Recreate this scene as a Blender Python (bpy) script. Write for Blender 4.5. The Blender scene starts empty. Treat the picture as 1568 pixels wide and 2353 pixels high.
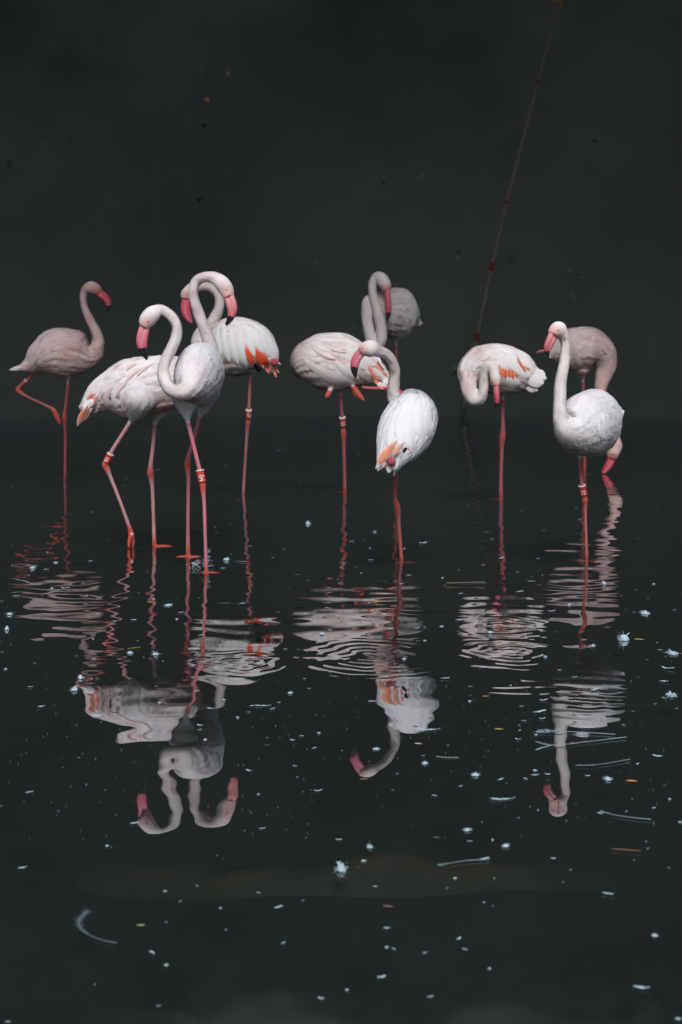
import bpy, math, random
import numpy as np
from mathutils import Vector
from mathutils.bvhtree import BVHTree

SC = bpy.context.scene
COL = SC.collection
rng = np.random.default_rng(7)
random.seed(7)

# ------------------------------------------------------------------ camera, sky, sun, exposure
CAM_H = 1.2                       # eye height above the water
FPX, CX, HY = 3312.0, 784.0, 715.0  # focal length and horizon in survey pixels (frame 1568 x 2353)
cam = bpy.data.cameras.new('camera')
cam.sensor_fit = 'HORIZONTAL'; cam.sensor_width = 24.0
cam.lens = 24.0 * FPX / 1568.0
cam.shift_y = -(2353 / 2 - HY) / 1568.0
cam.clip_start = 0.05; cam.clip_end = 500
cam.dof.use_dof = True; cam.dof.focus_distance = 5.4; cam.dof.aperture_fstop = 4.8
camo = bpy.data.objects.new('camera', cam); COL.objects.link(camo)
camo.location = (0, 0, CAM_H); camo.rotation_euler = (math.radians(90), 0, 0)
SC.camera = camo

SUN_EL, SUN_AZ = 46.0, 6.0      # light comes from above and behind the camera
w = bpy.data.worlds.new('World'); SC.world = w; w.use_nodes = True
nt = w.node_tree
sky = nt.nodes.new('ShaderNodeTexSky'); sky.sky_type = 'NISHITA'; sky.sun_disc = False
sky.sun_elevation = math.radians(SUN_EL); sky.sun_rotation = math.radians(180 + SUN_AZ)
sky.air_density = 1.0; sky.dust_density = 3.0; sky.ozone_density = 1.0
nt.links.new(sky.outputs[0], nt.nodes['Background'].inputs[0])
nt.nodes['Background'].inputs[1].default_value = 0.05
sun = bpy.data.lights.new('sun', 'SUN'); sun.energy = 1.5; sun.angle = math.radians(18); sun.color = (1.0, 0.985, 0.97)
suno = bpy.data.objects.new('sun', sun); COL.objects.link(suno)
az, el = math.radians(SUN_AZ), math.radians(SUN_EL)
sdir = Vector((math.sin(az) * math.cos(el), -math.cos(az) * math.cos(el), math.sin(el)))
suno.rotation_euler = sdir.to_track_quat('Z', 'Y').to_euler()
SC.view_settings.view_transform = 'Standard'; SC.view_settings.look = 'None'
SC.view_settings.gamma = 1.0; SC.view_settings.exposure = 0.67
SC.cycles.max_bounces = 8; SC.cycles.transparent_max_bounces = 8
SC.cycles.caustics_reflective = False; SC.cycles.caustics_refractive = False

# ------------------------------------------------------------------ helpers
def P(px, py, d):
    return np.array([(px - CX) * d / FPX, d, CAM_H - (py - HY) * d / FPX])

def ground_d(py, z=0.0):
    return FPX * (CAM_H - z) / (py - HY)

def PW(px, py, z=0.0):
    return P(px, py, ground_d(py, z))

def mesh_from(verts, faces, smooth=True, col=None):
    me = bpy.data.meshes.new('m')
    me.from_pydata([tuple(v) for v in verts], [], [tuple(f) for f in faces])
    if smooth: me.polygons.foreach_set('use_smooth', [True] * len(me.polygons))
    if col is not None: set_col(me, col)
    me.update()
    return me

def mesh_np(verts, quads=None, tris=None, smooth=True, col=None):
    me = bpy.data.meshes.new('m')
    verts = np.asarray(verts, np.float32)
    me.vertices.add(len(verts)); me.vertices.foreach_set('co', verts.ravel())
    idx, start, n = [], [], 0
    if quads is not None and len(quads):
        q = np.asarray(quads, np.int32); idx.append(q.ravel()); start.append(np.arange(len(q)) * 4); n = len(q) * 4
    if tris is not None and len(tris):
        t = np.asarray(tris, np.int32); idx.append(t.ravel()); start.append(n + np.arange(len(t)) * 3)
    idx = np.concatenate(idx); start = np.concatenate(start)
    me.loops.add(len(idx)); me.loops.foreach_set('vertex_index', idx.astype(np.int32))
    me.polygons.add(len(start)); me.polygons.foreach_set('loop_start', start.astype(np.int32))
    me.update(calc_edges=True)
    if smooth: me.polygons.foreach_set('use_smooth', np.ones(len(start), bool))
    if col is not None: set_col(me, col)
    me.validate()
    return me

def set_col(me, col):
    col = np.asarray(col, np.float32)
    if col.ndim == 1: col = np.tile(col, (len(me.vertices), 1))
    if col.shape[1] == 3: col = np.hstack([col, np.ones((len(col), 1), np.float32)])
    a = me.attributes.new('tint', 'FLOAT_COLOR', 'POINT')
    a.data.foreach_set('color', col.astype(np.float32).ravel())

def obj(name, me, mat, parent=None, **props):
    o = bpy.data.objects.new(name, me); COL.objects.link(o)
    if me is not None:
        me.name = name
        if mat is not None and not me.materials: me.materials.append(mat)
    if parent is not None: o.parent = parent
    for k, v in props.items(): o[k] = v
    return o

def empty(name, loc, **props):
    o = bpy.data.objects.new(name, None); COL.objects.link(o)
    o.location = loc; o.empty_display_size = 0.1
    for k, v in props.items(): o[k] = v
    return o

def hermite(pts, n):
    pts = np.asarray(pts, float); m = len(pts)
    seg = np.linalg.norm(np.diff(pts[:, :3], axis=0), axis=1) ** 0.6 + 1e-6
    u = np.concatenate([[0], np.cumsum(seg)]); uu = np.linspace(0, u[-1], n)
    tan = np.zeros_like(pts)
    dl = np.diff(pts, axis=0) / np.diff(u)[:, None]
    tan[0] = dl[0]; tan[-1] = dl[-1]
    h = np.diff(u)
    for i in range(1, m - 1):
        tan[i] = (dl[i - 1] * h[i] + dl[i] * h[i - 1]) / (h[i] + h[i - 1])
        for k in range(3, pts.shape[1]):
            a, b = dl[i - 1, k], dl[i, k]
            tan[i, k] = 0 if a * b <= 0 else 2 * a * b / (a + b)
    j = np.clip(np.searchsorted(u, uu, side='right') - 1, 0, m - 2)
    t = ((uu - u[j]) / h[j])[:, None]; hh = h[j][:, None]
    out = ((2*t**3 - 3*t**2 + 1) * pts[j] + (t**3 - 2*t**2 + t) * hh * tan[j]
           + (-2*t**3 + 3*t**2) * pts[j+1] + (t**3 - t**2) * hh * tan[j+1])
    return out, uu / u[-1], u / u[-1]

class Loft:
    def __init__(self, st, n=80, up=(0, 0, 1), ref=0.2):
        st = np.asarray(st, float)
        if st.shape[1] == 4: st = np.hstack([st, st[:, 3:4]])
        o, self.u, self.ku = hermite(st, n)
        self.c = o[:, :3]; self.ru = np.maximum(o[:, 3], 4e-4); self.rs = np.maximum(o[:, 4], 4e-4)
        T = np.gradient(self.c, axis=0); T /= np.linalg.norm(T, axis=1)[:, None] + 1e-12
        self.T = T; U = np.zeros_like(T); i0 = int(ref * (n - 1))
        def proj(a, t):
            a = a - t * np.dot(a, t); return a / (np.linalg.norm(a) + 1e-12)
        U[i0] = proj(np.array(up, float), T[i0])
        for i in range(i0 + 1, n): U[i] = proj(U[i - 1], T[i])
        for i in range(i0 - 1, -1, -1): U[i] = proj(U[i + 1], T[i])
        self.U = U; self.S = np.cross(T, U); self.n = n
    def mesh(self, na=24):
        a = np.linspace(0, 2 * np.pi, na, endpoint=False)
        V = (self.c[:, None] + self.U[:, None] * (np.cos(a)[None, :, None] * self.ru[:, None, None])
             + self.S[:, None] * (np.sin(a)[None, :, None] * self.rs[:, None, None])).reshape(-1, 3)
        n = self.n
        F = [(i*na+j, i*na+(j+1) % na, (i+1)*na+(j+1) % na, (i+1)*na+j) for i in range(n-1) for j in range(na)]
        V = np.vstack([V, self.c[0:1], self.c[-1:]])
        b = n * na
        F += [(b, (j+1) % na, j) for j in range(na)] + [(b+1, (n-1)*na+j, (n-1)*na+(j+1) % na) for j in range(na)]
        return V, F
    def at(self, u, th):
        """surface point and normal at arrays u (0..1) and angle th"""
        uc = np.clip(u, self.u[0], self.u[-1])
        g = lambda A: np.stack([np.interp(uc, self.u, A[:, k]) for k in range(3)], -1)
        c, U, S, T = g(self.c), g(self.U), g(self.S), g(self.T)
        ru = np.interp(uc, self.u, self.ru); rs = np.interp(uc, self.u, self.rs)
        p = c + U * (np.cos(th) * ru)[..., None] + S * (np.sin(th) * rs)[..., None]
        nrm = U * (np.cos(th) / ru)[..., None] + S * (np.sin(th) / rs)[..., None]
        nrm /= np.linalg.norm(nrm, axis=-1)[..., None]
        return p, nrm, T

class Acc:
    """collects pieces of one mesh"""
    def __init__(self): self.V, self.F, self.C, self.n = [], [], [], 0
    def add(self, V, F, col=None):
        V = np.asarray(V, float)
        self.V.append(V); self.F += [tuple(i + self.n for i in f) for f in F]
        if col is not None:
            col = np.asarray(col, float)
            self.C.append(np.tile(col, (len(V), 1)) if col.ndim == 1 else col)
        self.n += len(V)
    def mesh(self, origin=(0, 0, 0), smooth=True):
        return mesh_from(np.vstack(self.V) - np.asarray(origin), self.F, smooth, np.vstack(self.C) if self.C else None)

def tube(pts, rad, na=8, n=24):
    pts = np.asarray(pts, float)
    rad = np.broadcast_to(np.asarray(rad, float), (len(pts),))
    L = Loft(np.hstack([pts, rad[:, None]]), n=n, up=(0.3, 0.9, 0.2), ref=0)
    return L.mesh(na)

# ------------------------------------------------------------------ materials
def new_mat(name):
    m = bpy.data.materials.new(name); m.use_nodes = True
    b = m.node_tree.nodes['Principled BSDF']
    return m, m.node_tree, b

def node(nt, kind, **kw):
    n = nt.nodes.new(kind)
    for k, v in kw.items():
        if k in n.inputs.keys(): n.inputs[k].default_value = v
        else: setattr(n, k, v)
    return n

def tinted(name, rough=0.6, spec=0.3, noise_scale=20, noise_amt=0.15, bump=0.0, bump_scale=60, stretch=(1, 1, 1), sheen=0.0, sss=0.0):
    m, nt, b = new_mat(name)
    at = node(nt, 'ShaderNodeAttribute', attribute_name='tint')
    tc = node(nt, 'ShaderNodeTexCoord'); mp = node(nt, 'ShaderNodeMapping'); mp.inputs['Scale'].default_value = stretch
    nt.links.new(tc.outputs['Object'], mp.inputs[0])
    nz = node(nt, 'ShaderNodeTexNoise', Scale=noise_scale, Detail=4.0)
    nt.links.new(mp.outputs[0], nz.inputs['Vector'])
    mr = node(nt, 'ShaderNodeMapRange'); mr.inputs['To Min'].default_value = 1 - noise_amt; mr.inputs['To Max'].default_value = 1 + noise_amt
    nt.links.new(nz.outputs['Fac'], mr.inputs['Value'])
    mx = node(nt, 'ShaderNodeVectorMath', operation='SCALE')
    nt.links.new(at.outputs['Color'], mx.inputs[0]); nt.links.new(mr.outputs[0], mx.inputs['Scale'])
    nt.links.new(mx.outputs[0], b.inputs['Base Color'])
    b.inputs['Roughness'].default_value = rough; b.inputs['Specular IOR Level'].default_value = spec
    b.inputs['Sheen Weight'].default_value = sheen
    if sss:
        b.inputs['Subsurface Weight'].default_value = sss; b.inputs['Subsurface Radius'].default_value = (1.0, 0.7, 0.65); b.inputs['Subsurface Scale'].default_value = 0.02
    if bump:
        n2 = node(nt, 'ShaderNodeTexNoise', Scale=bump_scale, Detail=3.0); nt.links.new(mp.outputs[0], n2.inputs['Vector'])
        bp = node(nt, 'ShaderNodeBump', Strength=bump, Distance=0.01)
        nt.links.new(n2.outputs['Fac'], bp.inputs['Height']); nt.links.new(bp.outputs[0], b.inputs['Normal'])
    return m

M_BODY = tinted('plumage', 0.9, 0.08, 9, 0.06, 0.10, 40, (1, 1, 1.0), 0.15, 0.35)
M_FUZZ = tinted('down_fuzz', 0.95, 0.05, 9, 0.06, 0, 40, (1, 1, 1.0), 0.15)
M_FEATHER = tinted('flight_feather', 0.8, 0.12, 30, 0.06, 0.06, 60)
M_BILL = tinted('bill_keratin', 0.38, 0.45, 40, 0.15, 0.1, 90)
M_BAND = tinted('band_plastic', 0.4, 0.4, 30, 0.08)
M_DOWN = tinted('floating_down', 0.8, 0.2, 60, 0.1)
M_LEAF = tinted('leaf', 0.75, 0.12, 14, 0.3)
M_WOOD = tinted('weathered_wood', 0.8, 0.2, 30, 0.3, 0.3, 80)
M_EYE = tinted('eye', 0.12, 0.6, 10, 0.02)

# ------------------------------------------------------------------ pond, bed, bank
m, nt2, b = new_mat('pond_mud')
tc = node(nt2, 'ShaderNodeTexCoord')
nz = node(nt2, 'ShaderNodeTexNoise', Scale=0.9, Detail=6.0, Roughness=0.6)
mp = node(nt2, 'ShaderNodeMapping'); mp.inputs['Scale'].default_value = (0.5, 1.6, 1)
nt2.links.new(tc.outputs['Object'], mp.inputs[0]); nt2.links.new(mp.outputs[0], nz.inputs['Vector'])
cr = node(nt2, 'ShaderNodeValToRGB')
cr.color_ramp.elements[0].position = 0.45; cr.color_ramp.elements[0].color = (0.049, 0.057, 0.059, 1)
cr.color_ramp.elements[1].position = 0.75; cr.color_ramp.elements[1].color = (0.054, 0.057, 0.052, 1)
nt2.links.new(nz.outputs['Fac'], cr.inputs[0]); nt2.links.new(cr.outputs[0], b.inputs['Base Color'])
b.inputs['Roughness'].default_value = 0.9; b.inputs['Specular IOR Level'].default_value = 0.1
M_MUD = m
me = mesh_from([(-90, -60, -0.07), (90, -60, -0.07), (90, 120, -0.07), (-90, 120, -0.07)], [(0, 1, 2, 3)], False)
obj('ground', me, M_MUD, kind='structure')

m, nt3, b = new_mat('pond_water')
out = nt3.nodes['Material Output']; nt3.nodes.remove(b)
lw = node(nt3, 'ShaderNodeLayerWeight', Blend=0.5)        # facing term, the same from above and below
pw = node(nt3, 'ShaderNodeMath', operation='POWER'); pw.inputs[1].default_value = 3.3
nt3.links.new(lw.outputs['Facing'], pw.inputs[0])
fr = node(nt3, 'ShaderNodeMath', operation='MULTIPLY_ADD'); fr.inputs[1].default_value = 0.91; fr.inputs[2].default_value = 0.09
nt3.links.new(pw.outputs[0], fr.inputs[0])
gl = node(nt3, 'ShaderNodeBsdfGlossy', Roughness=0.0); gl.inputs['Color'].default_value = (0.97, 0.98, 1.0, 1)
tr = node(nt3, 'ShaderNodeBsdfTransparent'); tr.inputs['Color'].default_value = (0.62, 0.66, 0.63, 1)
mx = node(nt3, 'ShaderNodeMixShader')
nt3.links.new(fr.outputs[0], mx.inputs[0]); nt3.links.new(tr.outputs[0], mx.inputs[1]); nt3.links.new(gl.outputs[0], mx.inputs[2])
nt3.links.new(mx.outputs[0], out.inputs['Surface'])
M_WATER = m

def water_height(x, y):
    h = np.zeros_like(x)
    r = np.random.default_rng(3)
    # small restless waves everywhere, calmer close to the near shore
    calm = 0.16 + 0.62 / (1 + np.exp(-(y - 5.0) * 2.4))
    for i in range(46):
        lam = 0.09 * (7.0 ** r.random()); a = r.normal(math.pi / 2, 0.75); k = 2 * math.pi / lam
        slope = 0.0042 * r.random() + 0.0012
        h += slope / k * np.sin(k * (x * math.cos(a) + y * math.sin(a)) + r.random() * 6.28) * calm
    def train(px, py, sx, sy, lam, ang, slope, chirp=0.0):
        c = PW(px, py); dx, dy = x - c[0], y - c[1]
        env = np.exp(-(dx / sx) ** 2 - (dy / sy) ** 2); k = 2 * math.pi / lam; a = math.radians(ang)
        q = dx * math.cos(a) + dy * math.sin(a)
        wob = 0.45 * np.sin(dx * 7 + dy * 5 + px) + 0.35 * np.sin(dx * 15 - dy * 9) + 0.25 * np.sin(dx * 23 + dy * 17 + py)
        env = env * (0.55 + 0.45 * np.sin(dx * 5.3 + 3.1 * dy + px * 0.1))
        return slope / k * env * np.sin(k * (q + chirp * q * q) + 2.2 * wob)
    h += train(190, 1370, 0.50, 0.55, 0.15, 100, 0.045)
    h += train(210, 1340, 0.45, 0.6, 0.23, 80, 0.03)
    h += train(330, 1440, 0.40, 0.45, 0.17, 70, 0.035)
    h += train(1250, 1360, 0.62, 0.75, 0.13, 92, 0.045)
    h += train(1330, 1270, 0.5, 0.9, 0.21, 86, 0.04)
    h += train(1340, 1590, 0.30, 0.22, 0.085, 84, 0.05)
    h += train(480, 1500, 0.30, 0.15, 0.06, 90, 0.045)
    def ring(px, py, rpx, lam, slope, inner=0.12):
        c = PW(px, py); R = rpx * c[1] / FPX
        rr = np.sqrt((x - c[0]) ** 2 + (y - c[1]) ** 2) + 1e-6
        env = np.where(rr < R, 1 - 0.45 * rr / R, 0.55 * np.exp(-((rr - R) / (0.10 * R + 0.02)) ** 2)) * (1 - np.exp(-(rr / (inner * R)) ** 2))
        k = 2 * math.pi / lam
        tt = np.arctan2(y - c[1], x - c[0])
        env = env * (0.62 + 0.28 * np.sin(2 * tt + px) + 0.22 * np.sin(5 * tt + py * 0.3) + 0.15 * np.sin(11 * tt + 40 * rr))
        rr = rr + 0.012 * np.sin(3 * tt + px) + 0.006 * np.sin(7 * tt + py) + 0.004 * np.sin(x * 60 + y * 35)
        return slope / k * env * np.cos(k * rr * (1.15 - 0.15 * np.minimum(rr / R, 1)))
    h += ring(860, 1512, 172, 0.050, 0.075)
    h += ring(985, 1480, 60, 0.038, 0.05)
    h += ring(555, 1522, 108, 0.045, 0.07)
    h += ring(1155, 1440, 112, 0.042, 0.065)
    h += ring(1165, 1497, 165, 0.052, 0.06)
    h += ring(1335, 1605, 118, 0.050, 0.05)
    h += ring(470, 1312, 62, 0.040, 0.06)
    for px_, py_ in ((1349, 1290), (925, 1294), (355, 1257), (300, 1258), (432, 1282), (793, 1132), (1151, 1149), (559, 1147), (1344, 1089)):
        h += ring(px_, py_, 34, 0.045, 0.03)
    return h

def axis(*spans):
    out = []
    for a, b_, s in spans: out.append(np.arange(a, b_, s))
    out.append([spans[-1][1]])
    return np.concatenate(out)

xs = axis((-16, -4, 1.0), (-4, -1.7, 0.03), (-1.7, 1.7, 0.0095), (1.7, 4, 0.03), (4, 16, 1.0))
ys = axis((-6, 2.2, 0.4), (2.2, 4.2, 0.014), (4.2, 6.4, 0.0075), (6.4, 11, 0.014), (11, 17.6, 0.045), (17.6, 20, 0.3))
X, Y = np.meshgrid(xs, ys)
Z = water_height(X, Y)
nx, ny = len(xs), len(ys)
ii = (np.arange(ny - 1)[:, None] * nx + np.arange(nx - 1)[None, :]).ravel()
quads = np.stack([ii, ii + 1, ii + 1 + nx, ii + nx], -1)
me = mesh_np(np.stack([X.ravel(), Y.ravel(), Z.ravel()], -1), quads)
obj('water', me, M_WATER, kind='structure')

# low ridge of brown silt just under the surface in the foreground
r_ = np.random.default_rng(8); ux = np.linspace(-1, 1, 60); uy = np.linspace(-1, 1, 14); UX, UY = np.meshgrid(ux, uy)
c_ = PW(800, 1948)
hz_ = np.clip((1 - UX ** 2) * (1 - UY ** 2), 0, 1) * (0.6 + 0.25 * np.sin(UX * 5 + 1) + 0.15 * np.sin(UX * 13))
V = np.stack([c_[0] + UX * 0.62, c_[1] + UY * (0.10 + 0.02 * np.sin(UX * 7)) + 0.02 * np.sin(UX * 4), -0.071 + 0.045 * hz_], -1).reshape(-1, 3)
ii = (np.arange(13)[:, None] * 60 + np.arange(59)[None, :]).ravel()
b = None
fade_ = (np.clip(1 - UX ** 2, 0, 1) * np.clip(1 - UY ** 2, 0, 1) ** 1.2 * (0.55 + 0.3 * np.sin(UX * 6 + 2 * UY) + 0.25 * np.sin(UX * 15 - 3 * UY))).reshape(-1, 1)
obj('mud_ridge', mesh_np(V, np.stack([ii, ii + 1, ii + 61, ii + 60], -1), col=np.array([0.058, 0.068, 0.068]) * (1 - np.clip(fade_, 0, 1)) + np.array([0.105, 0.092, 0.058]) * np.clip(fade_, 0, 1)), tinted('silt', 0.95, 0.05, 6, 0.2), kind='structure')

# steep shaded bank behind the pond
def fbm(x, y, seed, octs=5, base=0.35):
    r = np.random.default_rng(seed); o = np.zeros_like(x)
    for i in range(octs):
        f = base * 2 ** i
        for _ in range(5):
            a = r.random() * 6.28
            o += np.sin((x * math.cos(a) + y * math.sin(a)) * f * 6.28 + r.random() * 6.28) / (2 ** i) / 5
    return o
m, nt4, b = new_mat('bank_soil')
tc = node(nt4, 'ShaderNodeTexCoord'); nz = node(nt4, 'ShaderNodeTexNoise', Scale=1.3, Detail=7.0)
nt4.links.new(tc.outputs['Object'], nz.inputs['Vector'])
cr = node(nt4, 'ShaderNodeValToRGB')
cr.color_ramp.elements[0].position = 0.35; cr.color_ramp.elements[0].color = (0.078, 0.095, 0.097, 1)
cr.color_ramp.elements[1].position = 0.7; cr.color_ramp.elements[1].color = (0.081, 0.098, 0.100, 1)
nt4.links.new(nz.outputs['Fac'], cr.inputs[0]); nt4.links.new(cr.outputs[0], b.inputs['Base Color'])
b.inputs['Roughness'].default_value = 0.95; b.inputs['Specular IOR Level'].default_value = 0.05
M_BANK = m
bx = np.linspace(-16, 16, 160); bt = np.linspace(0, 1, 90)
BX, BT = np.meshgrid(bx, bt)
prof_y = np.interp(BT, [0, 0.02, 0.12, 0.6, 1.0], [16.45, 16.6, 17.4, 20.4, 25.0])
prof_z = np.interp(BT, [0, 0.02, 0.12, 0.6, 1.0], [-0.20, 0.05, 1.25, 6.5, 13.0])
nb = fbm(BX, prof_z, 11)
BY = prof_y + 0.25 * nb + 0.02 * BX ** 2 * -1
V = np.stack([BX.ravel(), BY.ravel(), (prof_z + 0.05 * fbm(BX, prof_z, 5)).ravel()], -1)
ii = (np.arange(89)[:, None] * 160 + np.arange(159)[None, :]).ravel()
me = mesh_np(V, np.stack([ii, ii + 1, ii + 161, ii + 160], -1))
obj('bank', me, M_BANK, kind='structure')
BANK_V = V.reshape(90, 160, 3)

def leaf_mesh(cen, dirs, nrm, L, W, cols):
    """many small pointed leaves: each 6 verts, 2 quads with a folded midrib"""
    side = np.cross(dirs, nrm); side /= np.linalg.norm(side, axis=1)[:, None] + 1e-9
    L = L[:, None]; W = W[:, None]
    v = np.stack([cen, cen + dirs*L*.35 + side*W*.5 + nrm*W*.12, cen + dirs*L*.75 + side*W*.32 + nrm*W*.05, cen + dirs*L - nrm*L*.08,
                  cen + dirs*L*.75 - side*W*.32 + nrm*W*.05, cen + dirs*L*.35 - side*W*.5 + nrm*W*.12], 1)
    n = len(cen); base = np.arange(n)[:, None] * 6
    q = np.concatenate([base + np.array([0, 1, 2, 3]), base + np.array([0, 3, 4, 5])])
    return mesh_np(v.reshape(-1, 3), q, smooth=False, col=np.repeat(cols, 6, axis=0))

def unit(a): return a / (np.linalg.norm(a, axis=-1)[..., None] + 1e-9)
# sparse dark leaves growing on the bank
n = 60
ri, rj = rng.integers(3, 30, n), rng.integers(45, 115, n)
cen = BANK_V[ri, rj] + rng.normal(0, 0.12, (n, 3)) - np.array([0, 0.12, 0]) + np.array([0, -1, 0]) * rng.random((n, 1)) * 0.35
cen[:, 2] = np.maximum(cen[:, 2], 0.08)
dirs = unit(rng.normal(0, 0.6, (n, 3)) + np.array([0, -0.4, -0.5])); nrm = unit(rng.normal(0, 0.4, (n, 3)) + np.array([0, -0.7, 0.7]))
g = rng.random((n, 1))
cols = np.array([0.088, 0.140, 0.128]) * (0.9 + 0.4 * g) + np.array([0.03, 0.015, -0.03]) * (rng.random((n, 1)) > 0.9)
obj('bank_foliage', leaf_mesh(cen, dirs, nrm, rng.uniform(0.07, 0.17, n), rng.uniform(0.03, 0.07, n), cols), M_LEAF,
    kind='stuff', label='dim dark green leaves growing on the shaded bank', category='foliage')
# dense unseen leaf canopy, added to shade the far half of the pond
GX, GY = np.meshgrid(np.linspace(-15, 15, 290), np.linspace(6.25, 21.5, 150))      # jittered grid: an even, closed roof of leaves
n = GX.size
cx_ = GX.ravel() + rng.uniform(-0.1, 0.1, n); cy_ = GY.ravel() + rng.uniform(-0.1, 0.1, n)
cen = np.stack([cx_, cy_ + 0.35 * np.sin(cx_ * 1.7) + 0.2 * np.sin(cx_ * 4.1), 5.6 + 0.42 * np.maximum(cy_ - 8, 0) + rng.normal(0, 0.28, n) + 0.3 * np.sin(cx_) * np.cos(cy_ * 0.9)], -1)
dirs = unit(rng.normal(0, 1, (n, 3)) * np.array([1, 1, 0.35])); nrm = unit(rng.normal(0, 0.35, (n, 3)) + np.array([0, 0, 1]))
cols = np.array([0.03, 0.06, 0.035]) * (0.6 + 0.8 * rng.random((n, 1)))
obj('shade_canopy', leaf_mesh(cen, dirs, nrm, rng.uniform(0.22, 0.42, n), rng.uniform(0.13, 0.24, n), cols), M_LEAF,
    kind='stuff', label='unseen leafy canopy added to shade the far side of the pond', category='canopy')

# ------------------------------------------------------------------ flamingos
WHITE = np.array([0.80, 0.775, 0.81]); PALE = np.array([0.83, 0.84, 0.88])
LEG = np.array([0.47, 0.125, 0.135]); LEGP = np.array([0.56, 0.29, 0.31]); JOINT = np.array([0.50, 0.090, 0.068])
ORANGE = np.array([0.86, 0.095, 0.024]); CORAL = np.array([0.88, 0.26, 0.18]); PINKW = np.array([0.79, 0.60, 0.58])
BLACK = np.array([0.012, 0.011, 0.012]); BILLP = np.array([0.78, 0.21, 0.27]); BILLR = np.array([0.66, 0.07, 0.13])

def feather_grid(nu, nv):
    u = np.linspace(0, 1, nu)[:, None] * np.ones((1, nv)); v = np.linspace(-1, 1, nv)[None, :] * np.ones((nu, 1))
    F = [(i*nv+j, i*nv+j+1, (i+1)*nv+j+1, (i+1)*nv+j) for i in range(nu-1) for j in range(nv-1)]
    return u, v, F
def feather_width(u, tip=0.55):
    a = 0.45 + 0.55 * np.sin(np.clip(u / tip, 0, 1) * math.pi / 2)
    return a * np.sqrt(np.clip(1 - np.clip((u - tip) / (1 - tip), 0, 1) ** 2.2, 0.004, 1))

def text_verts(s, size):
    cu = bpy.data.curves.new('t', 'FONT'); cu.body = s; cu.size = size; cu.align_x = 'CENTER'; cu.align_y = 'CENTER'
    cu.resolution_u = 3
    try: cu.offset = 0.0008 * 0
    except Exception: pass
    o = bpy.data.objects.new('t', cu); COL.objects.link(o)
    dg = bpy.context.evaluated_depsgraph_get(); dg.update()
    me = bpy.data.meshes.new_from_object(o.evaluated_get(dg))
    V = np.array([v.co[:] for v in me.vertices]); F = [tuple(p.vertices) for p in me.polygons]
    bpy.data.objects.remove(o); bpy.data.curves.remove(cu); bpy.data.meshes.remove(me)
    return V, F

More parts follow.
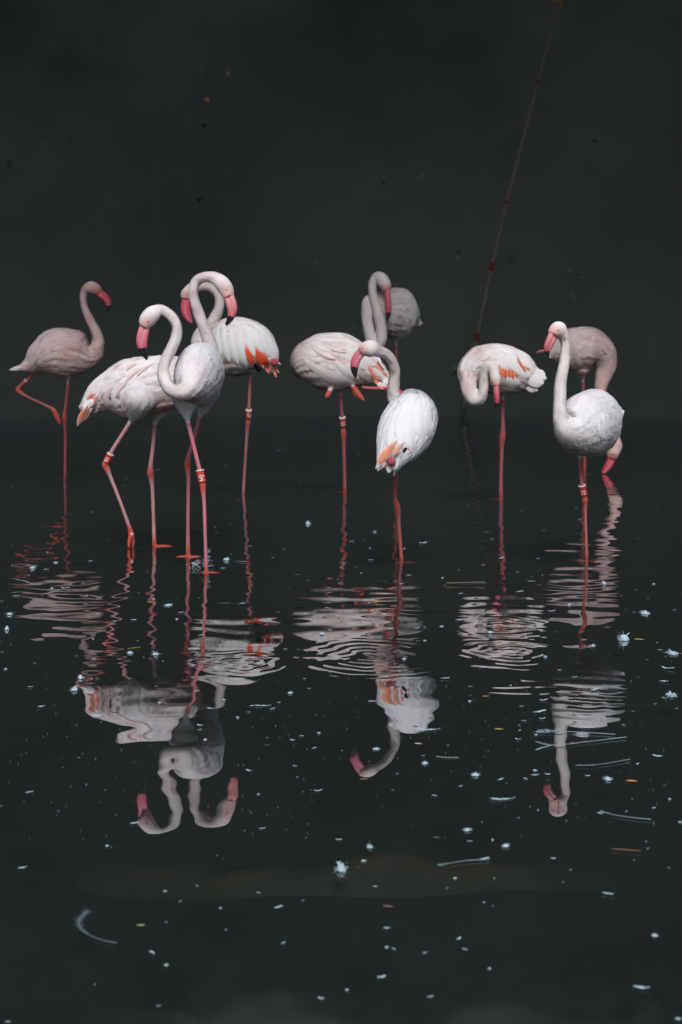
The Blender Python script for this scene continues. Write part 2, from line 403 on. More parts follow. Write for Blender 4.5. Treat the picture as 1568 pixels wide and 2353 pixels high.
def flamingo(B):
    d = B['d']; scale = d / FPX
    base = PW(*B['base']) ; base[2] = 0
    root = empty('flamingo', tuple(base), label=B['label'], category='flamingo', group='flamingos wading in the dark pond')
    def S(px, py, dd): return P(px, py, d + dd)
    # ---- torso, neck and head as one loft
    st = []
    for s in B['spine']:
        px, py, dd, r = s[:4]; r2 = s[4] if len(s) > 4 else r
        k = (d + dd) / FPX
        st.append(np.concatenate([S(px, py, dd), [r * k, r2 * k]]))
    nt_ = B['torso']                       # number of stations that are torso
    L = Loft(st, n=150, up=B.get('up', (0, 0, 1)), ref=0.12)
    ut = L.ku[nt_ - 1]                     # loft parameter where the torso ends
    wv_ = np.clip((L.u - ut) / 0.1, 0, 1) * (1 + 0) 
    mod = 1 + wv_ * (0.030 * np.sin(L.u * 47 + B['seed']) + 0.026 * np.sin(L.u * 83 + 2 * B['seed']))
    L.ru = L.ru * mod; L.rs = L.rs * (2 - mod)
    lofts = [(L, 'body')]; lg_of = {}
    acc = Acc(); acc.add(*L.mesh(32))
    # ---- legs
    for lg in B['legs']:
        pts = lg['pts']; nb_ = lg['bare']; hip = lg['dd']; n_p = len(pts)
        if 'zend' in lg: dend = ground_d(pts[-1][1], lg['zend']) - d
        else: dend = lg['ddend']
        ls = []
        for i, (px, py, r) in enumerate(pts):
            t = (py - pts[0][1]) / (pts[-1][1] - pts[0][1]) if lg.get('by_y', True) else i / (n_p - 1)
            dd = hip + (dend - hip) * t
            ls.append(np.concatenate([S(px, py, dd), [r * (d + dd) / FPX] * 2]))
        tv0 = ls[1][:3] - ls[0][:3]; tv0 /= np.linalg.norm(tv0)
        ls.insert(0, np.concatenate([ls[0][:3] - tv0 * ls[0][3] * 0.85 + np.array([0, 0.25 * ls[0][3], 0]), ls[0][3:] * 0.25]))
        LL = Loft(ls, n=96, up=(0.2, -1, 0), ref=0)
        acc.add(*LL.mesh(16)); LL.ub = LL.ku[nb_ + 1]; LL.joint = LL.ku[lg['joint'] + 1] if 'joint' in lg else -1
        lg_of[len(lofts)] = lg; lofts.append((LL, 'leg')); lg['loft'] = LL
        e = LL.c[-1]
        if 'toes' in lg:
            tips = []
            for a, ln in lg['toes']:
                a = math.radians(a); v = np.array([math.cos(a), math.sin(a), 0]) * ln
                tip = e + v + np.array([0, 0, lg.get('drop', -0.012)])
                mid = e + v * 0.5 + np.array([0, 0, 0.002])
                TL = Loft([[*e, .0075, .0075], [*mid, .0062, .0062], [*tip, .0035, .0035]], n=14, up=(0, 0, 1), ref=0)
                TL.ub = -1; TL.joint = -1
                acc.add(*TL.mesh(10)); lofts.append((TL, 'toe')); tips.append(tip)
            for t1, t2 in zip(tips[:-1], tips[1:]):
                if np.linalg.norm(t1 - t2) > 0.16: continue
                a_, b_, c_ = e, e + (t1 - e) * .88, e + (t2 - e) * .88
                mid = e + ((t1 + t2) / 2 - e) * .66
                top = np.array([a_, b_, mid, c_]) + [0, 0, .003]; bot = top - [0, 0, .007]
                acc.add(np.vstack([top, bot]), [(0, 1, 2, 3), (7, 6, 5, 4), (0, 4, 5, 1), (1, 5, 6, 2), (2, 6, 7, 3), (3, 7, 4, 0)])
    for kn in B.get('knobs', []):          # rounded joints of folded legs
        c = S(*kn[:3]); r = kn[3] * scale
        KL = Loft([[*(c - [r, 0, 0]), .2*r, .2*r], [*(c - [r*.7, 0, 0]), .72*r, .72*r], [*c, r, r], [*(c + [r*.7, 0, 0]), .72*r, .72*r], [*(c + [r, 0, 0]), .2*r, .2*r]], n=16, ref=0.5)
        KL.ub = -1; KL.joint = 0.5; acc.add(*KL.mesh(14)); lofts.append((KL, 'knob'))
    raw = acc.mesh()
    tmp = bpy.data.objects.new('tmp', raw); COL.objects.link(tmp)
    rm = tmp.modifiers.new('r', 'REMESH'); rm.mode = 'VOXEL'; rm.voxel_size = B.get('voxel', 0.0042); rm.use_smooth_shade = True
    sm = tmp.modifiers.new('s', 'SMOOTH'); sm.factor = 0.5; sm.iterations = 4
    dg = bpy.context.evaluated_depsgraph_get(); dg.update()
    me = bpy.data.meshes.new_from_object(tmp.evaluated_get(dg))
    bpy.data.objects.remove(tmp); bpy.data.meshes.remove(raw)
    nv = len(me.vertices)
    V = np.empty(nv * 3, np.float32); me.vertices.foreach_get('co', V); V = V.reshape(-1, 3).astype(float)
    N = np.empty(nv * 3, np.float32); me.vertices.foreach_get('normal', N); N = N.reshape(-1, 3).astype(float)
    polys = [tuple(p.vertices) for p in me.polygons]
    bvh = BVHTree.FromPolygons([Vector(v) for v in V], polys)
    # ---- which region does each vertex belong to
    best = np.full(nv, 1e9); reg = np.zeros(nv, int); par = np.zeros(nv); flow = np.zeros((nv, 3))
    for li, (LL, kind) in enumerate(lofts):
        step = 2 if kind == 'body' else 1
        c = LL.c[::step]; r = (LL.ru[::step] + LL.rs[::step]) / 2; uu = LL.u[::step]; TT = LL.T[::step]
        for k0 in range(0, nv, 20000):
            v = V[k0:k0 + 20000]
            d2 = np.sqrt(np.maximum((v**2).sum(1)[:, None] - 2 * v @ c.T + (c**2).sum(1)[None], 0)) - r[None]
            j = d2.argmin(1); mval = d2[np.arange(len(v)), j]
            sel = mval < best[k0:k0 + 20000]
            idx = np.where(sel)[0] + k0
            best[idx] = mval[sel]; reg[idx] = li; par[idx] = uu[j[sel]]; flow[idx] = TT[j[sel]]
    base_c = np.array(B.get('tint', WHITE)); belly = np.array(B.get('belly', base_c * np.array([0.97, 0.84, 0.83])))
    neck_c = np.array(B.get('neck', base_c * np.array([1.0, 0.93, 0.92])))
    C = np.tile(base_c, (nv, 1)); isleg = np.zeros(nv, bool)
    nz1 = fbm(V[:, 0] * 7 + V[:, 1] * 5, V[:, 2] * 9, 21, 3, 0.5)[:, None]
    for li, (LL, kind) in enumerate(lofts):
        q = reg == li; u = par[q]
        if kind == 'body':
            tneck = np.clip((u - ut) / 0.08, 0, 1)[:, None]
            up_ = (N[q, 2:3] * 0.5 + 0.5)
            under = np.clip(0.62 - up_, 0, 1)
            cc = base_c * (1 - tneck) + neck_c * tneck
            cc = cc + (belly - base_c) * under * 1.3 * (1 - tneck)  # belly pink plus underside shade, painted where the plumage faces down
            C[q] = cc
        elif kind == 'leg':
            bare = np.clip((u - LL.ub) / 0.015, 0, 1)[:, None]
            lc = np.array(B.get('leg', LEG)) * (1 + 0.12 * nz1[q])
            if LL.joint >= 0:
                jj = np.exp(-((u - LL.joint) / 0.06) ** 2)[:, None]; lc = lc * (1 - jj) + JOINT * jj
            ff = np.clip((u - lg_of[li].get('footu', 0.93)) / 0.05, 0, 1)[:, None]; lc = lc * (1 - ff) + JOINT * ff
            C[q] = base_c * (1 - bare) + lc * bare
            isleg[np.where(q)[0][bare[:, 0] > 0.3]] = True
        else:
            C[q] = JOINT if kind == 'toe' else np.array([0.42, 0.08, 0.11]); isleg[q] = True
    # blush patches over the plumage
    C[~isleg] += np.array([0.0, -0.10, -0.095]) * np.clip(nz1[~isleg] * 1.3 + 0.05, 0, 1) * B.get('blush', 1.0)
    # ---- face
    bl = B['bill']; hd = B['spine'][-1][2]
    bst = [np.concatenate([S(px, py, hd + B.get('bill_dd', 0) * i / len(bl)), [r * (d + hd) / FPX]]) for i, (px, py, r) in enumerate(bl)]
    outv = np.array(B['out'], float); outv /= np.linalg.norm(outv)
    bdir = bst[1][:3] - bst[0][:3]; bdir /= np.linalg.norm(bdir)
    side = np.cross(bdir, outv); side /= np.linalg.norm(side)
    hs = B['spine'][B.get('head_i', -3)]; hc = S(*hs[:3])
    # bare pink lore between eye and bill
    dl_ = np.linalg.norm(V - (bst[0][:3] + 0.006 * outv), axis=1)
    bh = np.where((reg == 0) & (par > 0.82))[0]
    wgt = np.clip(1.15 - (dl_[bh] / (bl[0][2] * scale * 2.5)), 0, 1)[:, None] ** 1.1
    C[bh] = C[bh] * (1 - wgt) + np.array(B.get('lore', [0.72, 0.30, 0.29])) * wgt
    eyes = []
    if 'eye' in B:
        o = Vector((0, 0, CAM_H)); dr = Vector(P(*B['eye'], d + hd)) - o
        hit = bvh.ray_cast(o, dr.normalized())
        if hit[0] is not None:
            e1 = np.array(hit[0]); eyes.append((e1, np.array(hit[1])))
            e2 = e1 - 2 * side * np.dot(e1 - hc, side)
            h2 = bvh.find_nearest(Vector(e2)); eyes.append((np.array(h2[0]), np.array(h2[1])))
    for e, nn in eyes:
        dd_ = np.linalg.norm(V[bh] - e, axis=1)
        wq = np.clip(1 - dd_ / 0.032, 0, 1)[:, None] ** 0.8 * 0.62
        C[bh] = C[bh] * (1 - wq) + np.array([0.72, 0.34, 0.32]) * wq
    set_col(me, np.clip(C, 0.005, 0.9))
    Vl = (V - base).astype(np.float32); me.vertices.foreach_set('co', Vl.ravel()); me.update()
    me.polygons.foreach_set('use_smooth', np.ones(len(me.polygons), bool))
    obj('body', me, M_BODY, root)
    for e, nn in eyes:
        a = Acc(); r = 0.0048; ce = e - nn * r * 0.35
        LE = Loft([[*(ce + nn * r * t), r * math.sqrt(max(1 - t * t, 0.004)), r * math.sqrt(max(1 - t * t, 0.004))] for t in np.linspace(-1, 1, 13)], n=16, up=(0.1, 0.3, 1), ref=0.5)
        v_, f_ = LE.mesh(14)
        dn = ((v_ - ce) @ nn) / r
        cc = np.where((dn > 0.86)[:, None], np.array([0.01, 0.01, 0.01]), np.array([0.62, 0.50, 0.30]))
        a.add(v_, f_, cc); obj('eye', a.mesh(base), M_EYE, root)
    # ---- bill: upper and lower mandible
    bf = B.get('black', 0.62)
    bcol = np.array(B.get('billc', BILLP))
    bst = np.array(bst)
    for nm, off, ku, ks, end in (('upper_bill', 0.42, 0.60, 0.78, 1.0), ('lower_bill', -0.44, 0.55, 0.74, 0.93)):
        ls = []
        for i, s in enumerate(bst):
            t = i / (len(bst) - 1); r = s[3]
            tt = bst[min(i+1, len(bst)-1), :3] - bst[max(i-1, 0), :3]; tt /= np.linalg.norm(tt)
            on = outv - tt * np.dot(outv, tt); on /= np.linalg.norm(on)
            kk = ks * B.get('bill_w', 0.8)
            ls.append(np.concatenate([s[:3] + on * off * r + (0 if nm == 'upper_bill' else -tt * r * 0.25 * t), [ku * r, kk * r]]))
        b0 = ls[0].copy(); b0[:3] -= bdir * bst[0][3] * 0.9; b0[3:] *= 0.8
        ls = [b0] + ls
        LB = Loft(ls, n=44, up=tuple(outv), ref=0.0); v_, f_ = LB.mesh(16)
        uu = np.concatenate([np.repeat(LB.u, 16), [0, 1]])
        ang = np.concatenate([np.tile(np.cos(np.linspace(0, 2*np.pi, 16, endpoint=False)), LB.n), [0, 0]])
        edge = np.clip((-ang if nm == 'upper_bill' else ang) - 0.15, 0, 1)[:, None]     # paler cutting edges, with the bill's highlight line painted in
        cc = bcol * (1 - uu[:, None] * 0.25) + (BILLR - bcol) * np.clip(uu * 1.5 - 0.3, 0, 0.6)[:, None]
        cc = cc + (np.array([0.80, 0.55, 0.56]) - cc) * edge * 0.7
        bk = np.clip((uu - (bf + (0.0 if nm == 'upper_bill' else 0.02))) / 0.03, 0, 1)[:, None]
        cc = cc * (1 - bk) + BLACK * bk
        a = Acc(); a.add(v_, f_, cc); obj(nm, a.mesh(base), M_BILL, root)
    # ---- soft down strands over torso, neck and thighs
    r2 = np.random.default_rng(B['seed'])
    cand = np.where((reg == 0) | ((~isleg) & (reg > 0)))[0]
    cand = cand[(par[cand] < 0.90) | (reg[cand] > 0)]
    pick = r2.choice(cand, min(int(B.get('strands', 13000) * 1.7), len(cand)), replace=False)
    tors = (reg[pick] == 0) & (par[pick] < ut + 0.03)
    p0 = V[pick]; nn = N[pick]; fl = -flow[pick]
    fl[reg[pick] > 0] *= -1
    fl = fl - nn * (fl * nn).sum(1)[:, None]; fl = unit(fl)
    ci = np.stack([np.interp(par[pick], L.u, L.c[:, k_]) for k_ in range(3)], -1); Ui = np.stack([np.interp(par[pick], L.u, L.U[:, k_]) for k_ in range(3)], -1); Si = np.stack([np.interp(par[pick], L.u, L.S[:, k_]) for k_ in range(3)], -1)
    ang_ = np.arctan2(((p0 - ci) * Si).sum(1), ((p0 - ci) * Ui).sum(1)); Rr = np.interp(par[pick], L.u, (L.ru + L.rs) / 2)
    Ltot = np.linalg.norm(np.diff(L.c, axis=0), axis=1).sum()
    fa, fb = par[pick] * Ltot, ang_ * np.maximum(Rr, 0.05)
    offb = reg[pick] > 0; fa[offb] = p0[offb, 2]; fb[offb] = (p0[offb, 0] + p0[offb, 1]) * 0.8
    wob_ = 0.02 * fbm(fa * 6, fb * 6, 41, 2, 1.0)
    g1 = fbm(fa * 5 + wob_, fb * 20, 42, 3, 1.0); g2 = fbm(fa * 9, fb * 26 + 40 * wob_, 43, 2, 1.0); g3 = fbm(fa * 4, fb * 13, 44, 3, 1.0)
    onb = (reg[pick] == 0).astype(float)
    eth = np.cross(fl, nn); amp = np.where(tors, B.get('amp', 0.85), 0.6) * onb + 0.6 * (1 - onb)
    nshade = unit(nn + eth * (g1 * 0.65 * amp)[:, None] + fl * (g2 * 0.55 * amp)[:, None])
    clump = np.stack([fbm(p0[:, 0] * 22 + p0[:, 1] * 9, p0[:, 2] * 24, 31 + k, 2, 0.5) for k in range(3)], -1)
    dr = unit(fl + nn * (0.10 + 0.08 * r2.random((len(pick), 1))) + clump * 0.16 + r2.normal(0, 0.12, (len(pick), 3)) + np.array([0, 0, -0.15]) * tors[:, None])
    ln = np.where(tors, r2.uniform(0.012, 0.022, len(pick)), r2.uniform(0.006, 0.012, len(pick)))[:, None]
    wd = np.where(tors, 0.0026, 0.0014)[:, None]
    sd = unit(np.cross(dr, nn))
    a0 = p0 - nn * 0.001 - sd * wd; a1 = p0 - nn * 0.001 + sd * wd; mid = p0 + dr * ln * 0.6 + nn * 0.001; a2 = p0 + dr * ln - nn * ln * 0.10
    vv = np.stack([a0, a1, mid + sd * wd * 0.8, a2, mid - sd * wd * 0.8], 1).reshape(-1, 3) - base
    k = np.arange(len(pick))[:, None] * 5
    sc_ = C[pick] * (1 + r2.normal(0, 0.05, (len(pick), 1))) * (1 + (g3 * amp)[:, None] * np.array([0.05, 0.13, 0.12]) * B.get('mottle', 1.0))
    mh = mesh_np(vv, np.concatenate([k + np.array([0, 1, 2, 4])]), np.concatenate([k + np.array([4, 2, 3])]), smooth=True, col=np.repeat(np.clip(sc_, 0, .9), 5, axis=0))
    mh.normals_split_custom_set_from_vertices([tuple(q) for q in np.repeat(nshade, 5, axis=0)])
    obj('down', mh, M_FUZZ, root, kind='stuff')
    # ---- wings: layered coverts joined, long feathers one by one
    Lt = np.linalg.norm(np.diff(L.c[L.u <= ut], axis=0), axis=1).sum()
    wc = np.array(B.get('wing', base_c))
    smin, smax = B.get('wing_span', (0.03, 0.80))
    for sgn in (-1, 1):
        wacc = Acc()
        wing = obj('wing', None, None, root) if False else None
        rows = 8
        long_specs = []
        for ir in range(rows):
            f = ir / (rows - 1)
            s0 = smax - (smax - smin - 0.16) * f
            thmax = math.radians(B.get('wing_low', 112)) * (0.72 + 0.28 * math.sin(math.pi * min(1, f + 0.25)))
            cols_ = 6
            for ic in range(cols_):
                th = sgn * (0.06 + (ic + (0.5 if ir % 2 else 0.0)) / cols_ * thmax)
                L_f = (0.085 + 0.06 * f) * B.get('fl', 1.0); Wf = 0.021 + 0.006 * f
                long_specs.append((s0 + r2.normal(0, .012), th + r2.normal(0, .05), L_f * r2.uniform(.85, 1.15), sgn * r2.uniform(0.10, 0.30) * (1 - 0.3 * f), Wf * r2.uniform(.85, 1.15), (0.0034 + 0.0036 * f) * B.get('lift', 1.0), f))
        def one(s0, th0, Lf, dth, Wf, lift, f, nu=8, nvv=5):
            u, v, F = feather_grid(nu, nvv)
            sv = (s0 - Lf / Lt * u) * ut
            cen_p, _, _ = L.at(np.array([max(sv[nu//2, 0], 0.01)]), np.array([th0]))
            ui = np.clip(sv, 0.012 * ut, ut)
            R = np.interp(ui, L.u, (L.ru + L.rs) / 2)
            hw = Wf * feather_width(u) / np.maximum(R, 0.03)
            th = th0 + dth * u + hw * v
            p, nr, T = L.at(ui, th)
            ext = np.clip(0.012 * ut - sv, 0, 1) / ut * Lt
            p = p - T * ext[..., None]
            off = -0.0025 + lift * u * 1.6 - 0.0035 * v ** 2 * (0.4 + 0.6 * u) + 0.0015
            p = p + nr * off[..., None]
            return p.reshape(-1, 3), F, u.reshape(-1)
        big = []
        for sp in long_specs:
            p, F, u = one(*sp)
            cc = wc * (1 + r2.normal(0, 0.03)) * np.ones((len(p), 1))
            rootp = np.clip(0.75 - u, 0, 1)[:, None] * B.get('rootpink', 0.45) * r2.uniform(0.3, 1.2)
            cc = cc * (1 - rootp) + wc * np.array([1.0, 0.74, 0.71]) * rootp
            pk = B.get('streak', 0.12)
            if r2.random() < pk: cc = cc * (1 - 0.4) + PINKW * 0.4 * np.ones((len(p), 1))
            if sp[-1] > 0.66: big.append((p, F, cc))
            else: wacc.add(p, F, np.clip(cc, 0, .88))
        wing = obj('wing', wacc.mesh(base), M_FEATHER, root)
        for p, F, cc in big:
            a = Acc(); a.add(p, F, np.clip(cc, 0, .88)); obj('feather', a.mesh(base), M_FEATHER, wing)
    # ---- coloured wing and tail feathers, with any dark gap painted as a piece
    o = Vector((0, 0, CAM_H))
    for ac in B.get('accents', []):
        x0, y0, x1, y1, wpx, colr = ac[:6]; ddx = ac[6] if len(ac) > 6 else None; nm = ac[7] if len(ac) > 7 else 'wing_feather'
        u, v, F = feather_grid(9, 5)
        ax = np.array([x1 - x0, y1 - y0], float); ln_ = np.linalg.norm(ax); axn = ax / ln_; pn = np.array([-axn[1], axn[0]])
        bow = 0.06 * ln_ * np.sin(u * math.pi)
        ww = wpx / 2 * feather_width(u, 0.6)
        px = x0 + ax[0] * u + pn[0] * (v * ww + bow); py = y0 + ax[1] * u + pn[1] * (v * ww + bow)
        depth = np.full(u.shape, np.nan)
        if ddx is None:
            for i in range(u.shape[0]):
                for j in range(u.shape[1]):
                    tgt = Vector(P(px[i, j], py[i, j], d)) - o
                    h = bvh.ray_cast(o, tgt.normalized())
                    if h[0] is not None: depth[i, j] = h[0].y
            okd = depth[~np.isnan(depth)]
            if len(okd) == 0: depth[:] = d
            rowm = np.array([np.nanmedian(depth[i]) if np.any(~np.isnan(depth[i])) else np.nan for i in range(u.shape[0])])
            good = np.where(~np.isnan(rowm))[0]
            rowm = np.interp(np.arange(len(rowm)), good, rowm[good])
            depth = np.where(np.isnan(depth), rowm[:, None], depth)
            depth = np.minimum(depth, rowm[:, None] + 0.03) - 0.0085 - 0.004 * u + 0.004 * v ** 2 + 0.006 * np.clip(0.3 - u, 0, 1)
        else:
            depth = np.full(u.shape, d + ddx) + 0.006 * v ** 2
        pts = np.stack([(px - CX) * depth / FPX, depth, CAM_H - (py - HY) * depth / FPX], -1).reshape(-1, 3)
        colr = np.array(colr); cc = np.tile(colr, (len(pts), 1)) * (1 - 0.10 * np.abs(v.reshape(-1, 1)))
        fade = np.clip(np.clip(0.35 - u.reshape(-1, 1), 0, 1) * 2.4 + 0.55 * np.abs(v.reshape(-1, 1)) ** 3, 0, 1)
        if ac[5] is not BLACK: cc = cc * (1 - fade) + base_c * fade
        tipw = np.clip((u.reshape(-1, 1) - 0.88) / 0.12, 0, 1) * 0.6
        if ac[5] is not BLACK: cc = cc * (1 - tipw) + base_c * tipw
        a = Acc(); a.add(pts, F, cc); obj(nm, a.mesh(base), M_FEATHER, root)
    # ---- leg bands
    for bd in B.get('bands', []):
        LL = B['legs'][bd['leg']]['loft']
        c0 = P(*bd['at'], d); zz = (c0[2])
        i = int(np.argmin(np.linalg.norm((LL.c - c0)[:, [0, 2]], axis=1)))
        c = LL.c[i]; ax = LL.T[i] * (1 if LL.T[i][2] < 0 else -1)      # pointing down the leg
        R = bd['r'] * scale; h = bd['h'] * scale
        prof = [(-.5, .93), (-.5, 1.0), (-.46, 1.03), (.46, 1.03), (.5, 1.0), (.5, .9), (.5, .82), (-.5, .82), (-.5, .93)]
        LBn = Loft([[*(c + ax * h * t), R * r_, R * r_] for t, r_ in [(-.5, .98), (-.46, 1.02), (-.2, 1.02), (.2, 1.02), (.46, 1.02), (.5, .98)]], n=12, up=(0.2, -1, 0.1), ref=0.5)
        a = Acc(); a.add(*LBn.mesh(24), bd.get('col', np.array([0.50, 0.035, 0.025])))
        bo = obj('leg_band', a.mesh(base), M_BAND, root)
        th = np.linspace(0, 2*np.pi, 25)[:-1]
        rim_c = c - ax * h * 0.51
        e1 = unit(np.cross(ax, [0, 1.0, 0])); e2 = np.cross(ax, e1)
        a = Acc(); nr_ = 24
        ringv = []
        for (rr, zz_) in ((1.03, 0.03), (1.06, -0.02), (1.0, -0.06), (0.6, -0.05)):
            ringv.append(rim_c + R * rr * (np.cos(th)[:, None] * e1 + np.sin(th)[:, None] * e2) + ax * h * zz_)
        a.add(np.vstack(ringv), [(k*nr_+j, k*nr_+(j+1) % nr_, (k+1)*nr_+(j+1) % nr_, (k+1)*nr_+j) for k in range(3) for j in range(nr_)], np.array([0.72, 0.74, 0.76]))
        obj('rim', a.mesh(base), M_BAND, bo)
        if bd.get('text'):
            tv, tf = text_verts(bd['text'], h * 0.40)
            ex = (tv[:, 0].max() - tv[:, 0].min()); tv[:, 0] *= (h * 0.70) / ex
            eyv = (tv[:, 1].max() - tv[:, 1].min()); tv[:, 1] *= (R * 1.35) / eyv; tv[:, 1] -= (tv[:, 1].max() + tv[:, 1].min()) / 2
            front = unit(np.array([0 - c[0], -c[1], 0.0]) + np.array([bd.get('turn', 0.0) * c[1], 0, 0])); front = unit(front - ax * np.dot(front, ax))
            right = np.cross(ax, front) ; right = right if right[0] > 0 else -right
            phi = tv[:, 1] / (R * 1.05)
            pts = c + ax * (tv[:, 0:1]) + R * 1.05 * (np.cos(phi)[:, None] * front + np.sin(phi)[:, None] * right)
            a = Acc(); a.add(pts, tf, np.array([0.78, 0.80, 0.82])); obj('lettering', a.mesh(base, False), M_BAND, bo)
    return root

W = WHITE
BIRDS = []
BIRDS.append(dict(  # far left bird
    seed=1, d=10.46, base=(149, 1096), label='pinkish flamingo at far left with one leg lifted and bill pointing right',
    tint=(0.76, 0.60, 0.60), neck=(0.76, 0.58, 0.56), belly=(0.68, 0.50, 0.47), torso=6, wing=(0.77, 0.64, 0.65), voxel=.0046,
    spine=[(47,846,0,4),(70,838,0,20,15),(95,822,0,39,34),(130,811,0,57,48),(168,812,0,55,46),(198,816,0,39,36),(216,811,0,24,22),(224,797,0,16),
           (226,783,0,13),(221,763,0,11.5),(209,739,0,9.8),(197,713,0,8.2),(191.5,691,0,7.5),(192.5,674,0,8.2),(199,663,0,11),(210,660,0,14),(221,665,0,12.5),(228,672,0,9)],
    bill=[(229,674,8.5),(237,679,9),(245,687,8.5),(249,697,7),(249,707,5),(246,716,2)], out=(1,0,.6), eye=(219,665), black=.72, billc=BILLR*1.1, lore=(.6,.16,.12),
    legs=[dict(dd=-.03, zend=-.04, bare=2, joint=5, pts=[(158,850,14),(158,866,8),(157,876,4.2),(152,925,3.4),(149,950,4.2),(148.5,960,5.8),(149,972,4.4),(150,990,3.2),(150,1060,2.9),(149.5,1098,4)], toes=[(200,.07),(150,.06)]),
          dict(dd=.05, ddend=.03, by_y=False, bare=2, joint=5, footu=.82, pts=[(98,838,16),(88,850,8),(80,858,4.2),(62,873,3.6),(48,886,4.2),(41,895,5.6),(48,903,4.6),(60,910,3.2),(95,927,3),(118,938,3.6),(124,943,5),(130,956,6),(138,974,3)])],
    bands=[dict(leg=1, at=(53,882), r=5.5, h=12, col=np.array([.35,.07,.06]))],
    accents=[(68,838,47,848,12,(.62,.60,.60),.0,'tail_feather'),(70,842,52,852,10,(.55,.52,.52),.02,'tail_feather')]))
BIRDS.append(dict(  # left body, head high
    seed=2, d=7.34, base=(330, 1258), label='white flamingo in mid stride, body at left, head arched high with bill pointing down',
    torso=7, streak=.10, lift=.75, wing_span=(.13,.8), belly=(.78,.62,.60), leg=LEGP, strands=16000,
    spine=[(188,938,0,8),(214,923,0,28,20),(246,904,0,44,36),(300,893,.0,69,56),(360,883,.02,66,56),(420,873,.05,57,50),(460,855,.07,40,36),(478,828,.06,24),(483,800,.05,17),
           (476,772,.04,14.5),(466,745,.03,13.2),(455,716,.02,12.3),(446.5,690,.01,11.5),(444,667,0,11),(452,646,0,11.2),(472,636,-.01,11.8),(492,638,-.02,13.5),(510,651,-.03,18),(521,668,-.03,17),(527,683,-.04,12)],
    bill=[(528,686,12),(532,700,12.5),(534,714,11),(531,726,9),(526,737,6.5),(519,747,2.5)], out=(1,0,.25), eye=(520,665), black=.66, billc=(.84,.36,.36), lore=(.76,.34,.31),
    legs=[dict(dd=-.10, ddend=-.02, bare=3, joint=7, footu=.87, pts=[(322,915,40),(312,943,28),(305,960,13),(300,969,5.4),(275,1008,4.8),(257,1037,4.8),(248,1055,5.4),(242,1067,8.2),(247,1080,6.8),(253,1094,4.6),(280,1163,4),(298,1214,4.8),(302,1228,7),(302,1236,6)]),
          dict(dd=-.03, ddend=-.05, bare=0, footu=-1, pts=[(302,1228,4.5),(297,1243,4.2),(296,1259,2.6)]), dict(dd=-.02, ddend=-.01, bare=0, footu=-1, pts=[(303,1229,4.5),(306,1244,4.4),(305,1260,2.6)]), dict(dd=-.02, ddend=.02, bare=0, footu=-1, pts=[(302,1228,4.5),(301,1244,4.2),(301,1256,3)]),
          dict(dd=.06, zend=-.003, bare=3, joint=6, pts=[(368,920,36),(362,945,24),(358,963,11),(356,973,5.2),(351,1030,4.6),(346,1072,5.5),(346,1087,8.4),(348,1102,6),(350,1120,4.6),(353,1190,4.2),(355,1256,5)], toes=[(-8,.105),(20,.09),(-40,.05)], drop=.0)],
    bands=[dict(leg=0, at=(251,1047), r=8.2, h=21, text='106', turn=-.35)],
    accents=[(300,868,264,914,7,PINKW),(330,842,287,878,8,(.80,.56,.52)),(352,834,314,864,6,PINKW),(318,832,290,850,6,(.80,.50,.45)),(262,880,240,925,10,PINKW),
             (228,905,214,932,9,CORAL),(222,902,199,922,11,(.75,.18,.09)),(206,934,184,974,11,(.52,.12,.05),-.06,'tail_feather'),(212,938,193,966,10,(.42,.10,.04),-.05,'tail_feather'),(202,930,178,979,10,(.58,.15,.07),-.075,'tail_feather'),
             (245,900,248,940,12,W),(262,900,268,945,14,W),(282,900,290,945,14,W),(216,908,194,930,16,W,-.04,'tail_feather'),(222,920,190,938,18,W,-.06,'tail_feather')]))
BIRDS.append(dict(  # front, facing camera
    seed=3, d=6.85, base=(455, 1296), label='brightest white flamingo facing the camera, head curled down to the left, red leg band 104',
    torso=6, tint=PALE, neck=(.84,.79,.79), belly=(.80,.64,.63), blush=0.9, amp=.42, wing_low=85, rootpink=.3, leg=(.54,.19,.22), strands=16000,
    spine=[(476,846,.32,14),(472,850,.24,44,36),(464,856,.14,68,50),(456,861,.03,71,52),(449,869,-.09,63,48),(442,880,-.19,47,36),(435,892,-.24,29,26),(421,900,-.25,20),
           (403,900,-.24,16),(386,888,-.21,14.2),(376,863,-.18,13.4),(379,833,-.17,13),(394,801,-.16,12.6),(406,771,-.15,12.2),(405,745,-.15,11.6),(390,723,-.15,11.2),(368,712,-.15,12.5),(350,722,-.16,20),(337,738,-.17,17.5),(332,751,-.17,12.5)],
    bill=[(332,754,12),(328,769,13),(326,785,13),(328,799,11.2),(333,812,8.2),(338,827,2.4)], out=(-1,0,.15), eye=(341,738), black=.64, billc=(.85,.29,.35), lore=(.78,.36,.38),
    legs=[dict(dd=-.10, zend=-.004, bare=3, joint=8, pts=[(428,905,36),(429,940,21),(430.5,957,10),(432,968,5.3),(443,1015,4.8),(457,1072,4.9),(461,1088,5.2),(464,1104,6.2),(466,1114,7.6),(467,1128,6),(469,1150,4.5),(472,1240,4.2),(474.5,1318,4.6)], toes=[(-8,.07),(20,.07),(172,.045)], drop=.0),
          dict(dd=.12, zend=-.002, bare=3, joint=6, pts=[(472,900,34),(469,930,18),(464,946,10),(461,954,5.2),(446,1008,4.8),(433,1052,5.6),(431,1066,7.6),(432,1080,6),(433,1100,4.6),(432,1200,4.2),(432.5,1280,5.5)], toes=[(184,.065),(-2,.07),(-75,.07)], drop=.0)],
    bands=[dict(leg=0, at=(461,1087), r=9.3, h=27, text='104', turn=.12)],
    accents=[]))
